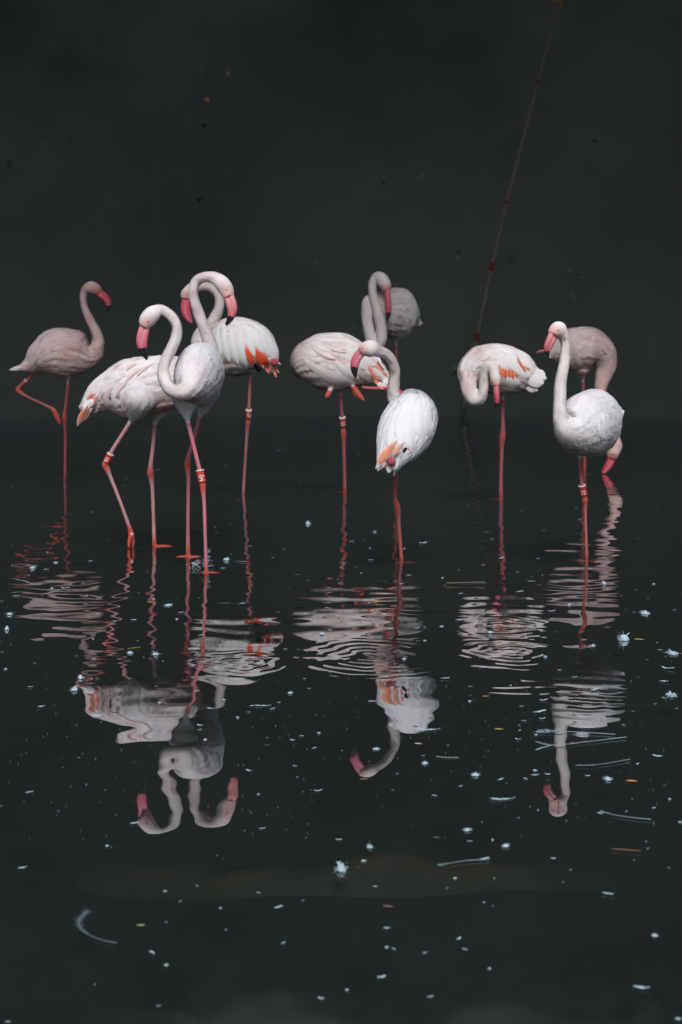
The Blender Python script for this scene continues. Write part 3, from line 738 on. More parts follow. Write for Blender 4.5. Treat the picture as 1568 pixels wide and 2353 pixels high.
BIRDS.append(dict(  # behind, orange wing
    seed=4, d=9.24, base=(560, 1146), label='white flamingo behind the left pair with bright orange wing feathers and one leg down',
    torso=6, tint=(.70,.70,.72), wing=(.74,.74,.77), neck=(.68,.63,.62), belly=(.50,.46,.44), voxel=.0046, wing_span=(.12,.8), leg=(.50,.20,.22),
    spine=[(634,838,-.05,5),(617,822,-.04,32,28),(582,803,-.02,60,50),(540,796,0,68,54),(505,801,.02,58,48),(476,800,.03,40,34),(461,786,.03,24,22),(463,766,.03,15.5),
           (478,750,.03,13),(492,732,.03,12.2),(502,712,.03,11.6),(505,692,.03,11),(498,671,.03,10.5),(480,659,.03,10.5),(459,658,.03,11.2),(441,664,.02,14),(430,675,.01,14.5),(428,688,.0,11)],
    bill=[(428,690,10),(426,706,11),(429,721,10.5),(435,733,8),(441,741,3),(443,745,1.5)], out=(-1,0,0), eye=(428,674), black=.9, billc=BILLR*1.05, lore=(.6,.2,.18),
    legs=[dict(dd=-.02, zend=-.05, bare=2, joint=6, pts=[(576,840,22),(576,856,10),(575.5,866,4.2),(573,920,3.7),(572,944,4),(571,962,4.8),(570.5,972,6),(569,984,4.4),(567,1010,3.5),(562,1090,3.2),(558.5,1149,4)], toes=[(190,.06),(160,.06)])],
    bands=[dict(leg=0, at=(572,953), r=7, h=19, text='UBF', turn=.2)],
    knobs=[(631.5,832,-.12,10)],
    accents=[(500,748,508,818,15,(.74,.74,.77)),(515,745,527,832,17,(.76,.76,.79)),(532,750,547,838,19,(.76,.76,.79)),(552,752,567,846,22,(.77,.77,.80)),(574,755,585,820,20,(.77,.77,.80)),(590,752,604,812,20,(.76,.76,.79)),(604,760,624,822,18,(.75,.75,.78)),
             (566,786,576,836,13,ORANGE),(572,786,582,842,13,ORANGE),(592,786,606,846,13,ORANGE),(610,800,622,856,12,ORANGE),(577,792,584,838,12,ORANGE),(588,788,598,838,13,ORANGE),(596,792,612,850,14,ORANGE),(604,795,618,858,13,ORANGE),(583,836,600,852,13,BLACK),(470,812,530,860,14,(.72,.72,.75)),
             (628,838,636,868,6,(.80,.25,.12),-.1,'tail_feather'),(632,838,642,858,4,(.80,.28,.15),-.1,'tail_feather'),(622,838,628,856,7,(.72,.45,.42),-.08,'tail_feather')]))
BIRDS.append(dict(  # middle, head hidden
    seed=5, d=9.53, base=(792, 1133), label='pale pink flamingo with its head hidden, coral wing tips, one leg folded, band 103',
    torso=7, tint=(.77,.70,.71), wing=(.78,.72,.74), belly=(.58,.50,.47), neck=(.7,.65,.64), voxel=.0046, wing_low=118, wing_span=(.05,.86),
    spine=[(897,870,0,4),(866,856,0,26,20),(825,841,0,50,42),(782,832,0,67,54),(737,830,0,64,54),(707,832,.02,48,42),(694,838,.07,30,28),(692,835,.13,16),(702,820,.19,13),(725,808,.22,12),(752,806,.22,12),(772,808,.22,15),(786,816,.22,14),(794,824,.22,10)],
    bill=[(796,826,8),(803,834,8.5),(808,843,8),(808,852,6),(806,860,2)], out=(1,0,.5), black=.7,
    legs=[dict(dd=-.03, zend=-.03, bare=2, joint=6, pts=[(781,870,24),(782,892,11),(782.5,903,4.6),(785,940,4.1),(787.5,965,4.2),(789,984,5),(789.5,994,6.6),(790,1008,5.4),(790.5,1030,4),(792,1090,3.8),(793,1131,4.5)], toes=[(178,.085),(150,.07),(200,.06)], drop=.004),
          dict(dd=-.08, ddend=-.12, by_y=False, bare=1, joint=3, pts=[(872,884,7),(888,886,4.6),(908,892,4.6),(925,908,6.5),(908,900,5),(890,893,3.8),(850,892,3.6),(832,890,4)]),
          dict(dd=-.09, ddend=-.12, by_y=False, bare=0, footu=-1, pts=[(812,888,5),(820,900,6.5),(828,911,6),(837,921,2.5)]), dict(dd=-.07, ddend=-.10, by_y=False, bare=0, footu=-1, pts=[(812,890,5),(815,902,5),(818,912,3)]),
          dict(dd=-.06, ddend=-.10, by_y=False, bare=1, footu=-1, pts=[(764,882,10),(758,898,5.5),(754,907,6),(750,914,3)])],
    bands=[dict(leg=0, at=(788,972), r=7.2, h=21, text='103', turn=.1)],
    accents=[(842,822,880,895,11,CORAL*0.95),(850,815,884,856,9,CORAL),(862,828,893,866,8,(.75,.2,.1)),(866,826,885,852,5,BLACK),(866,812,896,862,8,(.72,.68,.68)),(868,852,897,884,12,(.74,.70,.70)),(860,866,894,876,6,CORAL),
             (820,800,866,842,22,(.74,.71,.71)),(800,790,840,850,22,(.74,.72,.72)),(700,828,822,884,26,(.72,.68,.68)),(770,830,826,872,20,(.74,.71,.71)),(720,800,772,826,7,PINKW),(740,790,796,810,6,PINKW)]))
BIRDS.append(dict(  # farthest back
    seed=6, d=11.0, base=(911, 1076), label='greyish white flamingo farthest back with folded neck and black tipped bill hanging down',
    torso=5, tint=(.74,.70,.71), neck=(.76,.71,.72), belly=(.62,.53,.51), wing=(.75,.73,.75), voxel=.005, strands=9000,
    spine=[(948,740,.22,14),(938,730,.16,38,28),(918,722,.07,60,42),(892,715,-.05,54,38),(866,702,-.13,34,24),(850,698,-.17,20,15),(844,720,-.19,13.5),(847,752,-.20,13),(856,784,-.21,13),(867,794,-.22,12.5),(876,782,-.23,12.8),
           (876,752,-.23,12.6),(868,717,-.23,11.6),(859.5,686,-.22,10.2),(856,661,-.21,9.4),(858,645,-.2,9.6),(866,636,-.2,11),(877,641,-.22,15),(886,655,-.24,13.5),(890,667,-.25,9)],
    bill=[(890,670,8),(891.5,685,8.4),(893,700,8.4),(893,714,7.8),(892,726,5.5),(890,738,2)], out=(.35,-1,.1), eye=(879,660), black=.70, billc=BILLP*.9, bill_w=.95,
    legs=[dict(dd=0, zend=-.05, bare=2, joint=4, pts=[(909,755,22),(910,776,9),(910.5,789,3.6),(910,850,3.4),(910,905,5),(910.5,920,3.6),(911,1000,3),(911,1078,3.5)], toes=[(190,.06)])],
    accents=[]))
BIRDS.append(dict(  # centre front, seen from behind
    seed=7, d=6.9, base=(924, 1292), label='bright white flamingo at centre seen from behind, neck curved left, salmon tail tips',
    torso=6, tint=PALE, wing=(.82,.84,.89), neck=(.74,.69,.68), belly=(.72,.68,.66), wing_low=125, streak=.0, rootpink=.08, wing_span=(.24,.9), up=(0,-1,.6), fl=1.25, strands=14000,
    spine=[(888,1078,-.20,10,18),(899,1052,-.17,28,33),(916,1020,-.12,50,52),(935,983,-.03,64,63),(947,953,.06,60,58),(944,934,.12,42,42),(927,930,.16,25),(910,922,.17,17),(904,902,.17,14),(905.5,880,.16,13),
           (907,860,.15,12.4),(905,841,.13,11.8),(897,824,.11,11.5),(884,812,.09,11.8),(868,806,.07,13.5),(852,801,.05,20.5),(838,804,.04,17),(830,810,.04,12)],
    bill=[(828,812,11),(821,822,11),(816.5,834,10.5),(815,847,8.5),(816,858,6),(818,869,2)], out=(-1,0,.4), eye=(833,800), black=.60, billc=(.74,.20,.28), lore=(.55,.25,.25),
    legs=[dict(dd=-.05, zend=-.025, bare=1, joint=5, pts=[(911,1040,24),(910,1068,6),(909,1085,5),(908,1125,4.4),(908.5,1146,5.2),(913,1165,7.6),(915.5,1180,6),(916.5,1198,4.6),(921,1260,4.2),(924,1294,4.8)], toes=[(-3,.075),(30,.06),(175,.03)], drop=0)],
    knobs=[(900,1061,-.272,10)],
    accents=[(948,918,940,1010,26,(.82,.84,.89)),(930,925,915,1010,26,(.82,.84,.89)),(965,918,972,1010,26,(.82,.84,.89)),(985,930,990,1010,22,(.82,.83,.85)),(908,950,893,1030,24,(.82,.84,.89)),(950,960,945,1040,26,(.82,.84,.89)),(930,970,918,1040,26,(.82,.84,.89)),
             (907,1008,885,1050,16,CORAL),(900,1025,870,1066,13,(.86,.36,.24)),(918,1022,912,1036,13,CORAL),(927,1018,922,1032,12,CORAL),(943,1012,940,1035,5,CORAL),(940,1026,926,1040,7,BLACK),  # the black piece paints in a dark shaded gap, not a black feather
             (905,1050,893,1087,15,(.84,.80,.80),-.262,'tail_feather'),(918,1042,904,1080,20,(.80,.80,.82),-.258,'tail_feather'),(904,1022,868,1068,17,(.87,.33,.21),-.285,'tail_feather'),(900,1040,880,1075,11,(.84,.52,.43),-.275,'tail_feather'),(912,1012,886,1058,16,(.87,.27,.15),-.29,'tail_feather'),(928,1016,906,1046,14,(.86,.42,.31),-.287,'tail_feather')]))
BIRDS.append(dict(  # right, preening
    seed=8, d=9.2, base=(1152, 1148), label='white flamingo preening with neck looped down at left, red wing patch and fluffy tail',
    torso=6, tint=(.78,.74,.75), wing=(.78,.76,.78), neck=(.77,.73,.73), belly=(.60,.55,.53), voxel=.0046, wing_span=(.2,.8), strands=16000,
    spine=[(1246,872,.02,14),(1222,868,.02,30,26),(1185,855,0,50,42),(1143,847,-.01,57,48),(1103,846,-.03,50,42),(1082,856,-.06,32,28),(1077,882,-.09,19),(1081,902,-.10,18),(1091,917,-.11,17),(1103,914,-.12,14.5),(1111,895,-.13,12),
           (1112,870,-.14,10.8),(1115,850,-.15,10.2),(1124,840,-.16,10.5),(1134,849,-.17,12.5),(1139,865,-.18,13.5),(1140,879,-.19,11),(1140,887,-.19,8)],
    bill=[(1140,888,8),(1141,900,8.2),(1142,912,8),(1142,923,6.8),(1140,933,4.5),(1138,941,2)], out=(.3,-1,0), eye=(1133,876), black=.70, bill_w=.9,
    legs=[dict(dd=0, zend=-.035, bare=2, joint=5, pts=[(1160,880,26),(1157,902,11),(1155.5,914,4.8),(1155.5,955,4.4),(1156,985,5.2),(1155,1005,7),(1153.5,1020,5.6),(1153,1040,4.6),(1151.5,1100,4.4),(1151.5,1148,5)], toes=[(178,.085),(195,.07),(150,.05)], drop=.004)],
    accents=[(1158,836,1155,868,9,(.76,.13,.04)),(1164,838,1163,870,10,(.74,.11,.02)),(1172,842,1172,868,9,(.74,.12,.03)),(1179,844,1181,871,9,(.72,.13,.04)),(1185,846,1190,866,7,(.74,.2,.1)),(1150,832,1152,862,6,(.74,.2,.1)),(1186,812,1207,850,6,(.6,.12,.06)),(1192,818,1210,856,5,(.6,.14,.07)),(1200,838,1220,850,7,(.72,.2,.1)),
             (1105,828,1128,816,7,PINKW),(1095,845,1106,836,5,PINKW),(1155,812,1162,850,17,(.74,.73,.74)),(1168,812,1178,850,17,(.74,.73,.74)),(1182,818,1194,862,15,(.74,.73,.74)),(1204,852,1254,860,24,(.76,.76,.79),-.04,'tail_feather'),(1205,862,1250,882,26,(.74,.73,.75),-.08,'tail_feather'),
             (1203,868,1236,898,24,(.70,.68,.69),-.06,'tail_feather'),(1212,858,1257,870,22,(.76,.75,.78),-.065,'tail_feather'),(1160,868,1196,884,26,(.70,.68,.68))]))
BIRDS.append(dict(  # right front
    seed=9, d=6.95, base=(1348, 1289), label='white flamingo at front right facing the camera with straight neck and leg band 102',
    torso=5, tint=PALE, neck=(.84,.80,.80), belly=(.78,.70,.72), wing=(.82,.82,.85), wing_low=80, amp=.42, blush=.6, streak=.0, rootpink=.12, strands=16000, leg=(.55,.16,.165),
    spine=[(1404,958,.28,20),(1388,962,.19,54,42),(1366,970,.06,75,58),(1344,976,-.07,72,60),(1322,984,-.15,55,48),(1304,984,-.20,35,31),(1291,964,-.21,20),(1287.5,938,-.21,15.5),(1287.5,905,-.20,14.2),(1290,871,-.19,13.2),
           (1297,836,-.18,12.2),(1300,806,-.17,11.2),(1299,785,-.17,11),(1294,770,-.175,13.5),(1284,758,-.185,19.5),(1275,763,-.20,16),(1271,770,-.205,12)],
    bill=[(1270,772,11),(1265.5,783,11.5),(1261,794,11),(1258.5,804,8.5),(1259.5,813,5),(1262,820,2)], out=(-1,-.55,.25), eye=(1283,759), black=.72, billc=(.85,.35,.38), lore=(.80,.38,.38),
    legs=[dict(dd=-.04, zend=-.025, bare=2, joint=6, pts=[(1338,1010,36),(1334,1036,12),(1333.5,1049,5),(1335,1085,4.3),(1338.5,1118,4.2),(1343,1138,5),(1344.5,1149.5,7.2),(1345,1163,5),(1345.5,1180,3.9),(1347.5,1240,3.6),(1349,1291,4.2)], toes=[(180,.06),(2,.075),(-30,.05)], drop=0)],
    bands=[dict(leg=0, at=(1340.5,1128), r=8.3, h=23, text='102', turn=-.05)],
    accents=[(1388,950,1402,1000,15,(.80,.82,.87)),(1398,950,1412,992,13,(.80,.82,.87)),(1378,968,1392,1012,16,(.80,.81,.84)),(1408,945,1418,980,10,(.78,.80,.85))]))
BIRDS.append(dict(  # right back, feeding
    seed=10, d=10.65, base=(1344, 1089), label='pinkish flamingo behind the front right bird with head lowered to the water',
    torso=6, tint=(.76,.60,.61), neck=(.78,.57,.55), belly=(.70,.54,.53), wing=(.74,.63,.65), voxel=.0048, strands=11000, wing_span=(.12,.7),
    spine=[(1258,812,0,6),(1283,808,0,28,24),(1320,803,0,50,42),(1357,801,0,49,42),(1383,813,0,35,32),(1392,840,0,25,24),(1387,866,-.01,18),(1381,890,-.02,14),(1383,920,-.02,12.2),(1395,955,-.02,11),(1408,985,-.02,10.6),(1414,1007,-.02,11.5),
           (1415,1024,-.02,15),(1410,1040,-.02,15),(1406,1053,-.02,10.5)],
    bill=[(1405,1056,9.5),(1401,1066,9.5),(1395,1075,8.5),(1389,1083,6.5),(1384,1089,3.5)], out=(.7,0,-.7), eye=(1409,1043), black=.92, billc=BILLR, lore=(.62,.2,.15),
    legs=[dict(dd=0, zend=-.03, bare=2, joint=6, pts=[(1338,845,20),(1339,862,9),(1340,874,4),(1342,960,3.4),(1343,1000,3.6),(1343.5,1020,4.4),(1344,1030,5.4),(1344,1042,4),(1344,1090,3.6)], toes=[(-4,.10),(180,.05)], drop=.004),
          dict(dd=.06, zend=-.03, bare=2, joint=4, pts=[(1325,840,18),(1318,860,8),(1316,872,3.8),(1315,960,3.4),(1314,1010,4.8),(1314,1030,3.4),(1313,1086,3.6)], toes=[(180,.06)], drop=.004)][:1],
    accents=[(1262,806,1233,810,6,(.6,.14,.1),-.02,'tail_feather'),(1272,812,1262,822,12,(.5,.45,.46),-.04,'tail_feather'),(1300,795,1318,850,16,(.56,.49,.50)),(1320,790,1335,845,16,(.57,.48,.49))]))
for B in BIRDS: flamingo(B)

# ------------------------------------------------------------------ leaning bamboo pole on the far bank
pd = 16.35
pole_px = [(1066, 938, 5.2), (1079, 866, 5.2), (1093, 792, 5.0), (1112, 700, 4.8), (1131, 610, 4.5), (1164, 470, 4.1), (1205, 310, 3.5), (1240, 175, 3.0), (1268, 70, 2.6), (1290, -20, 2.3), (1312, -110, 2.0)]
pb = P(1066, 938, pd); pb_root = np.array([pb[0], pd, 0.05])
pole = empty('bamboo_pole', tuple(pb_root), label='thin bamboo pole with red bands leaning up from the far bank', category='pole')
pts = np.array([P(x, y, pd + 0.02 * i) for i, (x, y, r) in enumerate(pole_px)]); rad = np.array([r * pd / FPX for *_, r in pole_px])
LP = Loft(np.hstack([pts, rad[:, None]]), n=160, up=(0, -1, 0), ref=0)
nodes_y = [775, 612, 466, 322, 185, 60]
yy = HY + (CAM_H - LP.c[:, 2]) * FPX / LP.c[:, 1]
for ny_ in nodes_y + [690, 548, 835]:
    LP.ru += np.exp(-((yy - ny_) / 3.0) ** 2) * rad[0] * 0.12
LP.rs = LP.ru.copy()
v_, f_ = LP.mesh(12)
a = Acc(); a.add(v_, f_, np.array([0.165, 0.15, 0.13])); obj('cane', a.mesh(pb_root), M_WOOD, pole)
for ny_, hh in ((775, 12), (612, 11), (466, 9), (322, 7), (185, 6)):
    sel = np.where(np.abs(yy - ny_) <= hh)[0]
    if len(sel) < 2: continue
    cs = LP.c[[sel[0], sel[len(sel)//2], sel[-1]]]; rr = LP.ru[[sel[0], sel[len(sel)//2], sel[-1]]] * 1.14
    v_, f_ = tube(cs, rr, 12, 8); a = Acc(); a.add(v_, f_, np.array([0.19, 0.027, 0.03])); obj('red_band', a.mesh(pb_root), M_WOOD, pole)

# ------------------------------------------------------------------ hanging vines and dry leaves under the canopy
def vine(pix, d, r, label, col=(0.115, 0.125, 0.11)):
    top = pix[0]; p = [P(x, y, d) for x, y in pix]
    t0 = p[0].copy(); t0[2] = 5.6 + 0.42 * max(d - 8, 0) + 0.1
    p = [t0, (t0 * 0.5 + p[0] * 0.5) + np.array([0.02, 0, 0])] + p
    v_, f_ = tube(np.array(p), r, 6, 70)
    a = Acc(); a.add(v_, f_, np.array(col)); base = np.array(p[-1])
    o = obj('hanging_vine', a.mesh(base), M_WOOD, None, label=label, category='vine', group='thin vines hanging from the canopy'); o.location = tuple(base)
    return base
v1 = vine([(456, -10), (458, 60), (463, 130), (461, 175), (466, 219)], 12.0, 0.0032, 'thin vine hanging from the top with an orange dry leaf at its end')
vine([(356, 180), (360, 330), (362, 470), (366, 650)], 13.5, 0.0030, 'faint long vine hanging above the front left flamingo pair, left strand')
vine([(432, 240), (434, 420), (440, 445), (451, 470), (450, 499)], 12.8, 0.0027, 'short faint vine with a hooked end above the front left flamingo pair')
vine([(241, 560), (243, 600), (242, 640)], 13.0, 0.0030, 'faint vine hanging beside the far left flamingo head')
vine([(523, 100), (524, 160)], 12.4, 0.0014, 'hair thin thread holding a small yellowish leaf near the top')
def dry_leaf(px, py, d, wpx, hpx, col, name, label, cat='leaf', rot=0.4, group=None):
    u, v, F = feather_grid(9, 5); c = P(px, py, d); k = d / FPX
    wv = np.sin(u * math.pi * 0.94 + 0.1) * v * 0.5
    x = wv * wpx * k; z = (0.5 - u) * hpx * k; y = 0.25 * wpx * k * np.abs(v) + 0.15 * hpx * k * np.sin(u * 3)
    cr_, sr_ = math.cos(rot), math.sin(rot)
    V = np.stack([x * cr_ - z * sr_, y, x * sr_ + z * cr_], -1).reshape(-1, 3)
    cc = np.array(col) * (1 - 0.35 * (1 - np.abs(v.reshape(-1, 1))) ** 6)
    me = mesh_from(V, F, True, cc); o = obj(name, me, M_LEAF, None, label=label, category=cat); o.location = tuple(c)
    if group: o['group'] = group
dry_leaf(475, 228, 12.0, 11, 17, (0.42, 0.20, 0.08), 'dry_leaf', 'orange brown dry leaf hanging at the end of a vine near the top', rot=0.9)
dry_leaf(523, 168, 12.4, 8, 15, (0.25, 0.19, 0.09), 'dry_leaf', 'small yellowish leaf dangling by a thread right of the orange leaf')
dry_leaf(1280, 3, 14.0, 26, 9, (0.26, 0.20, 0.11), 'dry_leaf', 'yellowish leaf at the top edge beside the pole tip', rot=0.1)
dry_leaf(1291, 11, 14.0, 8, 16, (0.22, 0.17, 0.09), 'dry_leaf', 'small drooping leaf under the yellowish leaf at the top edge', rot=-0.5)

# ------------------------------------------------------------------ feathers, leaves and flecks floating on the water
DOWN = np.array([0.47, 0.62, 0.70])
def tuft_mesh(seed, nb=44, core=0.24, lift=0.5):
    r = np.random.default_rng(seed); V, F = [], []
    for i in range(nb):
        a = r.normal(0, 0.9) + (3.14 if r.random() > 0.6 else 0); e = abs(r.normal(0, lift)) ; L_ = 0.5 * r.uniform(0.35, 1.0) * (1 - 0.4 * abs(math.sin(a)))
        dirv = np.array([math.cos(a) * math.cos(e), math.sin(a) * math.cos(e), math.sin(e)])
        sd = np.array([-math.sin(a), math.cos(a), 0]); wd = r.uniform(0.03, 0.06)
        curl = r.normal(0, 0.12); o = r.normal(0, 0.05, 3); o[2] = abs(o[2])
        b = len(V)
        for t in (0, 0.5, 0.85):
            c = o + dirv * L_ * t + sd * curl * t * t + np.array([0, 0, -0.10 * t * t])
            c[2] = max(c[2], 0.01)
            V += [c - sd * wd * (1 - 0.5 * t), c + sd * wd * (1 - 0.5 * t)]
        c = o + dirv * L_ + sd * curl + np.array([0, 0, -0.12]); c[2] = max(c[2], 0.01); V.append(c)
        F += [(b, b+1, b+3, b+2), (b+2, b+3, b+5, b+4), (b+4, b+5, b+6)]
    b = len(V)
    for j in range(4):
        for i in range(9):
            a = i / 9 * 6.28; ph = j / 3 * 1.45
            rr = core * math.cos(ph) * r.uniform(0.8, 1.2); V.append(np.array([rr * math.cos(a) * 1.2, rr * math.sin(a), 0.0 + core * 0.75 * math.sin(ph)]))
    for j in range(3):
        for i in range(9): F.append((b+j*9+i, b+j*9+(i+1) % 9, b+(j+1)*9+(i+1) % 9, b+(j+1)*9+i))
    return mesh_from(V, F, False, DOWN)
def flake_mesh(seed):
    r = np.random.default_rng(seed); V, F = [], []
    n = 9; wav = r.uniform(0.2, 0.4)
    for i in range(n):
        t = i / (n - 1); wv = math.sin(math.pi * (0.08 + 0.84 * t)) * wav * r.uniform(0.6, 1.1); bend = 0.18 * math.sin(t * 3 + seed); z = 0.03 + 0.22 * abs(t - 0.4) ** 1.3
        for s_ in (-1, -0.4, 0.4, 1): V.append((t - 0.5, bend + wv * s_ * 0.5 + r.normal(0, .015), z + 0.10 * s_ * s_ * r.uniform(.5, 1)))
    for i in range(n - 1):
        for j in range(3): F.append((i*4+j, i*4+j+1, (i+1)*4+j+1, (i+1)*4+j))
    for k in range(10):
        b = len(V); t = r.random(); a = r.uniform(0, 6.28); L_ = r.uniform(.12, .3); q = V[int(t * (n - 1)) * 4 + 1]
        V += [(q[0], q[1], q[2]), (q[0] + 0.02, q[1] + 0.02, q[2]), (q[0] + L_ * math.cos(a), q[1] + L_ * math.sin(a), max(0.01, q[2] + r.normal(0, .08)))]; F.append((b, b+1, b+2))
    return mesh_from(V, F, False, DOWN)
def quill_mesh(seed, bend=0.25, vane=0.10, bare=0.35, col=DOWN):
    """curved feather: shaft with a vane of separate barbs; x from -0.5 (fluffy end) to 0.5 (bare quill)"""
    r = np.random.default_rng(seed)
    t = np.linspace(0, 1, 12); c = np.stack([t - 0.5, bend * 4 * (t - 0.5) ** 2 - bend * 0.5, 0.012 + 0.05 * (t - .5) ** 2], -1)
    v_, f_ = tube(c, np.linspace(0.005, 0.011, 12), 5, 16); V = [tuple(x) for x in v_]; F = list(f_)
    nb_ = 46
    for i in range(nb_):
        q = i / nb_ * (1 - bare); p = np.array([np.interp(q, t, c[:, k]) for k in range(3)])
        for sg in (-1, 1):
            L_ = vane * (0.5 + 0.5 * math.sin(math.pi * min(1, q / (1 - bare) + 0.15))) * r.uniform(.6, 1.15) * (1.2 if q < .12 else 1)
            dv = np.array([-0.75 + r.normal(0, .2), sg * 0.8, abs(r.normal(0, .18))]); b = len(V); wd = 0.010
            e = p + dv * L_; V += [tuple(p - [wd, 0, 0]), tuple(p + [wd, 0, 0]), tuple(p + dv * L_ * .6 + [wd, 0, .01]), tuple(e)]
            F.append((b, b+1, b+2, b+3))
    return mesh_from(V, F, False, np.array(col))
TUFTS = [tuft_mesh(50 + i, nb=70 + 10 * i) for i in range(4)]
FLAKES = [flake_mesh(70 + i) for i in range(5)]
QUILLS = {'arc': quill_mesh(90, 0.10, 0.055, 0.45), 'hook': quill_mesh(91, 0.42, 0.10, 0.5, (0.42, 0.48, 0.48)), 'soft': quill_mesh(92, 0.12, 0.20, 0.25), 'thin': quill_mesh(93, 0.06, 0.05, 0.2, (0.55, 0.60, 0.60))}
for group_ in (TUFTS, FLAKES, list(QUILLS.values())):
    for me in group_: me.materials.append(M_DOWN)
def leafm(seed, col):
    r = np.random.default_rng(seed); u, v, F = feather_grid(8, 5)
    wv = np.sin(math.pi * (0.04 + 0.92 * u)) * 0.20
    V = np.stack([u - 0.5, wv * v + 0.06 * np.sin(u * 4), 0.02 + 0.05 * v ** 2 + 0.08 * (u - .5) ** 2], -1).reshape(-1, 3)
    me = mesh_from(V, F, True, np.array(col)); me.materials.append(M_LEAF); return me
LEAFM = {'yellow': leafm(1, (.42, .34, .08)), 'brown': leafm(2, (.20, .135, .085)), 'green': leafm(3, (.30, .42, .16)), 'orange': leafm(4, (.60, .30, .10)), 'pink': leafm(5, (.70, .48, .42))}
frng = np.random.default_rng(77)
def where(px, py):
    if py < 1340: return 'among the legs at left' if px < 620 else ('around the centre legs' if px < 1060 else 'around the legs at right')
    if py < 1560: return ('beside the left leg reflections' if px < 520 else ('over the ring ripples in the middle' if px < 1020 else 'over the ripples at right'))
    if py < 1860: return ('around the left birds upside down reflection' if px < 620 else ('around the centre bird reflection' if px < 1060 else 'around the right bird neck reflection'))
    return ('in the dark left foreground' if px < 540 else ('in the dark middle foreground' if px < 1000 else 'in the dark right foreground'))
def floater(me, name, px, py, wpx, label, cat, group=None, rot=None, tall=1.0):
    p = PW(px, py); s = max(wpx * p[1] / FPX, 0.006)
    o = bpy.data.objects.new(name, me); COL.objects.link(o)
    hz = float(water_height(np.array([[p[0]]]), np.array([[p[1]]]))[0, 0])
    o.location = (p[0], p[1], hz + 0.0015); o.scale = (s, s, s * tall)
    o.rotation_euler = (0, 0, frng.uniform(0, 6.28) if rot is None else math.radians(rot))
    o['label'] = label; o['category'] = cat
    if group: o['group'] = group
    return o
# larger ones, each told apart
SPECIAL = [
 ('tuft', 785, 2001, 40, 'fluffy white down feather alone in the middle foreground, largest there', 1.5),
 ('tuft', 1434, 1471, 36, 'largest white down feather right of the ripples with a yellow leaf beside it', 1.7),
 ('tuft', 171, 1587, 26, 'fluffy white down feather left of the reflections, lower of a close pair', 1.2),
 ('tuft', 186, 1559, 22, 'fluffy white down feather left of the reflections, upper of a close pair', 1.0),
 ('tuft', 1484, 1411, 34, 'wide pale down feather near the right edge above the large white one', .7),
 ('tuft', 1547, 1503, 38, 'flat white feather touching the right edge', .6),
 ('tuft', 1543, 1599, 36, 'star shaped white feather near the right edge', .7),
 ('tuft', 16, 1447, 15, 'small upright white down feather near the left edge', 2.0),
 ('tuft', 1397, 1792, 28, 'white down feather left of an orange leaf at lower right', .9),
 ('tuft', 708, 1204, 20, 'small white down feather with a mirror image between the left and centre legs', 1.3),
 ('tuft', 1389, 1343, 18, 'white down feather over the pink reflection of the feeding bird', 1.3),
 ('soft', 1361, 1673, 42, 'pale curled feather right of the neck reflection at right', 1.0),
 ('soft', 990, 1678, 50, 'long flat white feather right of the centre bird reflection', .8),
 ('soft', 607, 1623, 34, 'slanted thin white feather between the left and centre reflections', 1.0),
 ('soft', 1160, 1838, 54, 'slender grey feather floating at lower right of the centre', .8),
 ('soft', 1258, 1684, 44, 'pale feather lying across the top of the right neck reflection', .8),
 ('thin', 1029, 1742, 50, 'thin straight feather right of the centre bird head reflection', .8),
 ('tuft', 520, 1287, 22, 'white feather floating just right of the splash at the front leg', 1.0),
 ('tuft', 75, 1306, 20, 'white feather at left with a thin quill pointing right', 1.0),
 ('tuft', 300, 1502, 22, 'flat white feather below the striding bird leg reflection, left one', .7),
 ('tuft', 358, 1505, 24, 'white feather below the striding bird leg reflection, right one', .9),
 ('tuft', 740, 1459, 18, 'white down feather on the reflection of the bird with hidden head', .9),
 ('tuft', 1363, 1485, 18, 'white feather left of the largest one over the ripples at right', .8),
]
for kind, px, py, wpx, lab, tall in SPECIAL:
    rot = {'arc': 8 if py < 1730 else 5, 'hook': -118, 'thin': -6, 'soft': 15}.get(kind)
    if px == 1440: rot = 172
    if px == 1337: rot = 178 + 6
    if kind == 'tuft': floater(TUFTS[int(px) % 4], 'down_feather', px, py, wpx * 1.15, lab, 'feather', 'feathers floating on the pond', None, tall)
    else: floater(QUILLS[kind], 'long_feather', px, py, wpx, lab, 'feather', 'feathers floating on the pond', rot, tall)
def quill_along(pix, vane, fluff, col, label, seed):
    r = np.random.default_rng(seed); c = np.array([PW(x, y) for x, y in pix]); c[:, 2] += 0.004
    cs, _, _ = hermite(c, 40); base = cs[20].copy(); base[2] = 0
    v_, f_ = tube(c, np.linspace(0.0005, 0.0010, len(c)), 5, 40); V = [tuple(q - base) for q in v_]; F = list(f_)
    T = unit(np.gradient(cs, axis=0)); nb_ = 80
    for i in range(nb_):
        q = i / nb_ * fluff; k = q * 39; p = np.array([np.interp(k, np.arange(40), cs[:, a_]) for a_ in range(3)]); t = T[int(k)]; sd = np.array([-t[1], t[0], 0])
        for sg in (-1, 1):
            L_ = vane * (0.45 + 0.55 * math.sin(math.pi * min(1, q / fluff + 0.12))) * r.uniform(.35, 1.2)
            e = p + (-t * 0.9 + sd * sg * r.uniform(.4, 1) + np.array([0, 0, abs(r.normal(0, .25))])) * L_; b = len(V); wd = 0.0011
            V += [tuple(p - t * wd - base), tuple(p + t * wd - base), tuple(e - base)]; F.append((b, b + 1, b + 2))
    o = obj('long_feather', mesh_from(V, F, False, np.array(col)), M_DOWN, None, label=label, category='feather', group='feathers floating on the pond'); o.location = tuple(base)
quill_along([(1233, 1708), (1262, 1716), (1300, 1714), (1350, 1708), (1400, 1702), (1440, 1697)], 0.012, 0.75, DOWN * .6, 'long curved white feather lying across the right neck reflection', 1)
